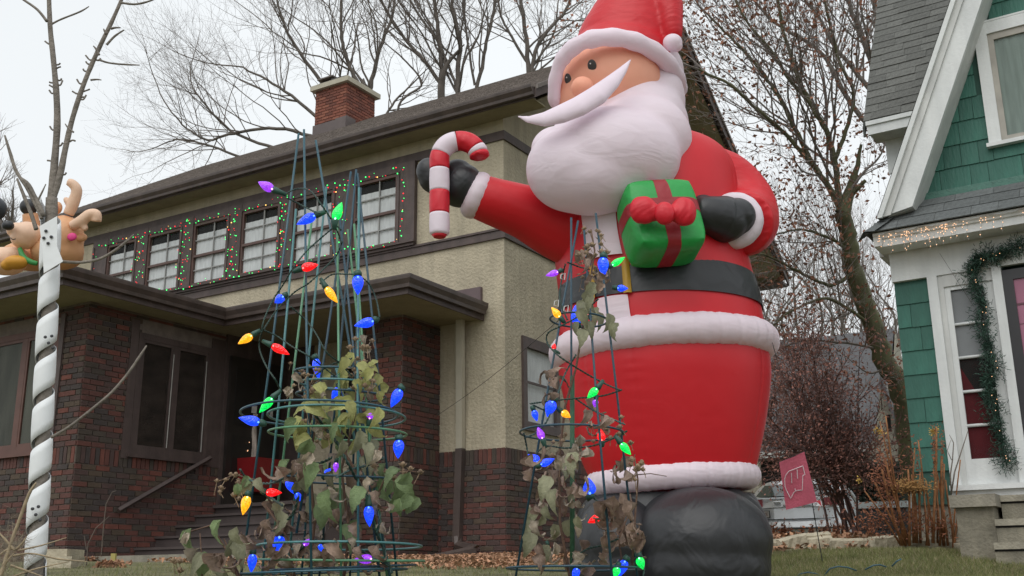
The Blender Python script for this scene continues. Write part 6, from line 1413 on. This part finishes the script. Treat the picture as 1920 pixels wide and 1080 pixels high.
# ------------------------------------------------------------------ grass and leaf litter
def cover(name, n, area, hgt, m_, kind, w=.003, spread=.5, dens=None):
    m = MB()
    for _ in range(n):
        x, y = area(); z = gz(x, y); h_ = rng.uniform(*hgt); a = rng.uniform(0, 6.28); d = Vector((math.cos(a)*w, math.sin(a)*w, 0)); t = Vector((rng.gauss(0, spread)*h_, rng.gauss(0, spread)*h_, h_)); p = Vector((x, y, z-.005)); m.add([p-d, p+d, p+t], [(0,1,2)])
    return m
M_grass = mat('grass_blade', (.20,.21,.085), .85, .3, 1.2, island=1, trl=.3, ramp=[(0, (.19,.205,.075)), (.4, (.26,.25,.11)), (.62, (.15,.185,.065)), (.82, (.36,.31,.19))])
def ga1():
    y = 3.0+7.2*rng.random()**.8; x = rng.uniform(-.62, .60)*y+rng.uniform(-.3,.3); return x, y
def ga2(): y = rng.uniform(6.0, 9.1); return rng.uniform(.19, .50)*y, y
gm = cover('g', 60000, lambda: ga1() if rng.random() < .35 else ga2(), (.02, .055), M_grass, 0)
o = gm.build('lawn_grass', M_grass, None, kind='stuff'); tag(o, 'short green lawn grass between the inflatable and the flower bed', 'grass')
M_litter = mat('leaf_litter', (.36,.20,.12), .9, .3, 3, island=.45)
m = MB()
def lit(n, box, s_=.035):
    for _ in range(n):
        a, b = rng.uniform(box[0], box[1]), rng.uniform(box[2], box[3]); p = HF.w(a, b, 0); p.z = gz(p.x, p.y)+rng.uniform(0, .04)
        d = Vector((rng.gauss(0,1),rng.gauss(0,1),rng.gauss(0,.6))).normalized()*s_*rng.uniform(.6,1.2); e = d.cross(Vector((rng.gauss(0,.4),rng.gauss(0,.4),1))).normalized()*s_*.6; k = Vector((0,0,.012)); m.add([p-d, p+e+k, p+d, p-e+k], [(0,1,2,3)])
lit(3400, (-1.5, 2.5, -1.2, -.05)); lit(5200, (-1.6, 2.6, -4.2, -1.0), .028); lit(500, (-3.8, -3.1, -4.1, -3.5)); 
for _ in range(1400):
    x = rng.uniform(1.9, 3.9); y = rng.uniform(9.3, 11.5); p = Vector((x, y, gz(x, y)+rng.uniform(0,.05))); d = Vector((rng.gauss(0,1),rng.gauss(0,1),rng.gauss(0,.6))).normalized()*.035; e = d.cross(Vector((rng.gauss(0,.4),rng.gauss(0,.4),1))).normalized()*.02; m.add([p-d, p+e, p+d, p-e], [(0,1,2,3)])
for _ in range(160):
    p = at(200+abs(rng.gauss(0, 18))*rng.choice([1,1,-.6]), rng.uniform(1052, 1072), 9.3); d = Vector((rng.gauss(0,1),rng.gauss(0,1),rng.gauss(0,.8))).normalized()*.03; e = d.orthogonal().normalized()*.02; m.add([p-d, p+e, p+d, p-e], [(0,1,2,3)])
o = m.build('fallen_leaves', M_litter, None, kind='stuff'); tag(o, 'brown fallen leaves along the foot of the house walls and bed', 'leaves')
wd = thing('dry_weeds', 'row of brown dried weeds standing before the silver car', 'dried plants', at(1480, 1000, 12)); m = MB()
for _ in range(110):
    x = rng.uniform(1436, 1600); b_ = at(x, 1016+rng.uniform(-4,4), 11.5); t = at(x+rng.uniform(-8,8), rng.uniform(975, 1004), 11.5); m.tube([b_, (b_+t)/2+Vector((rng.uniform(-.02,.02),0,0)), t], [.004,.003,.0015], 3)
    for _ in range(4):
        p = b_.lerp(t, rng.uniform(.3,1)); d = Vector((rng.gauss(0,1),rng.gauss(0,1),rng.gauss(0,1))).normalized()*.03; e = d.orthogonal().normalized()*.013; m.add([p-d,p+e,p+d,p-e], [(0,1,2,3)])
m.build('stems', M_rust, wd, world=True, kind='stuff')
sg = thing('bare_sapling', 'thin bare sapling standing against the left brick porch wall', 'plant', at(165, 1060, 9.5)); m = MB()
m.tube([at(162,1060,9.5), at(165,1020,9.5), at(180,990,9.5), at(205,968,9.5)], [.006,.005,.004,.002], 4); m.tube([at(190,1040,9.5), at(194,990,9.5), at(199,945,9.5), at(210,923,9.5), at(218,920,9.5)], [.005,.005,.004,.003,.002], 4); m.tube([at(162,1030,9.5), at(158,1005,9.5)], .004, 4); m.build('stem', mat('grey_twig', (.16,.13,.11), .9), sg, world=True)
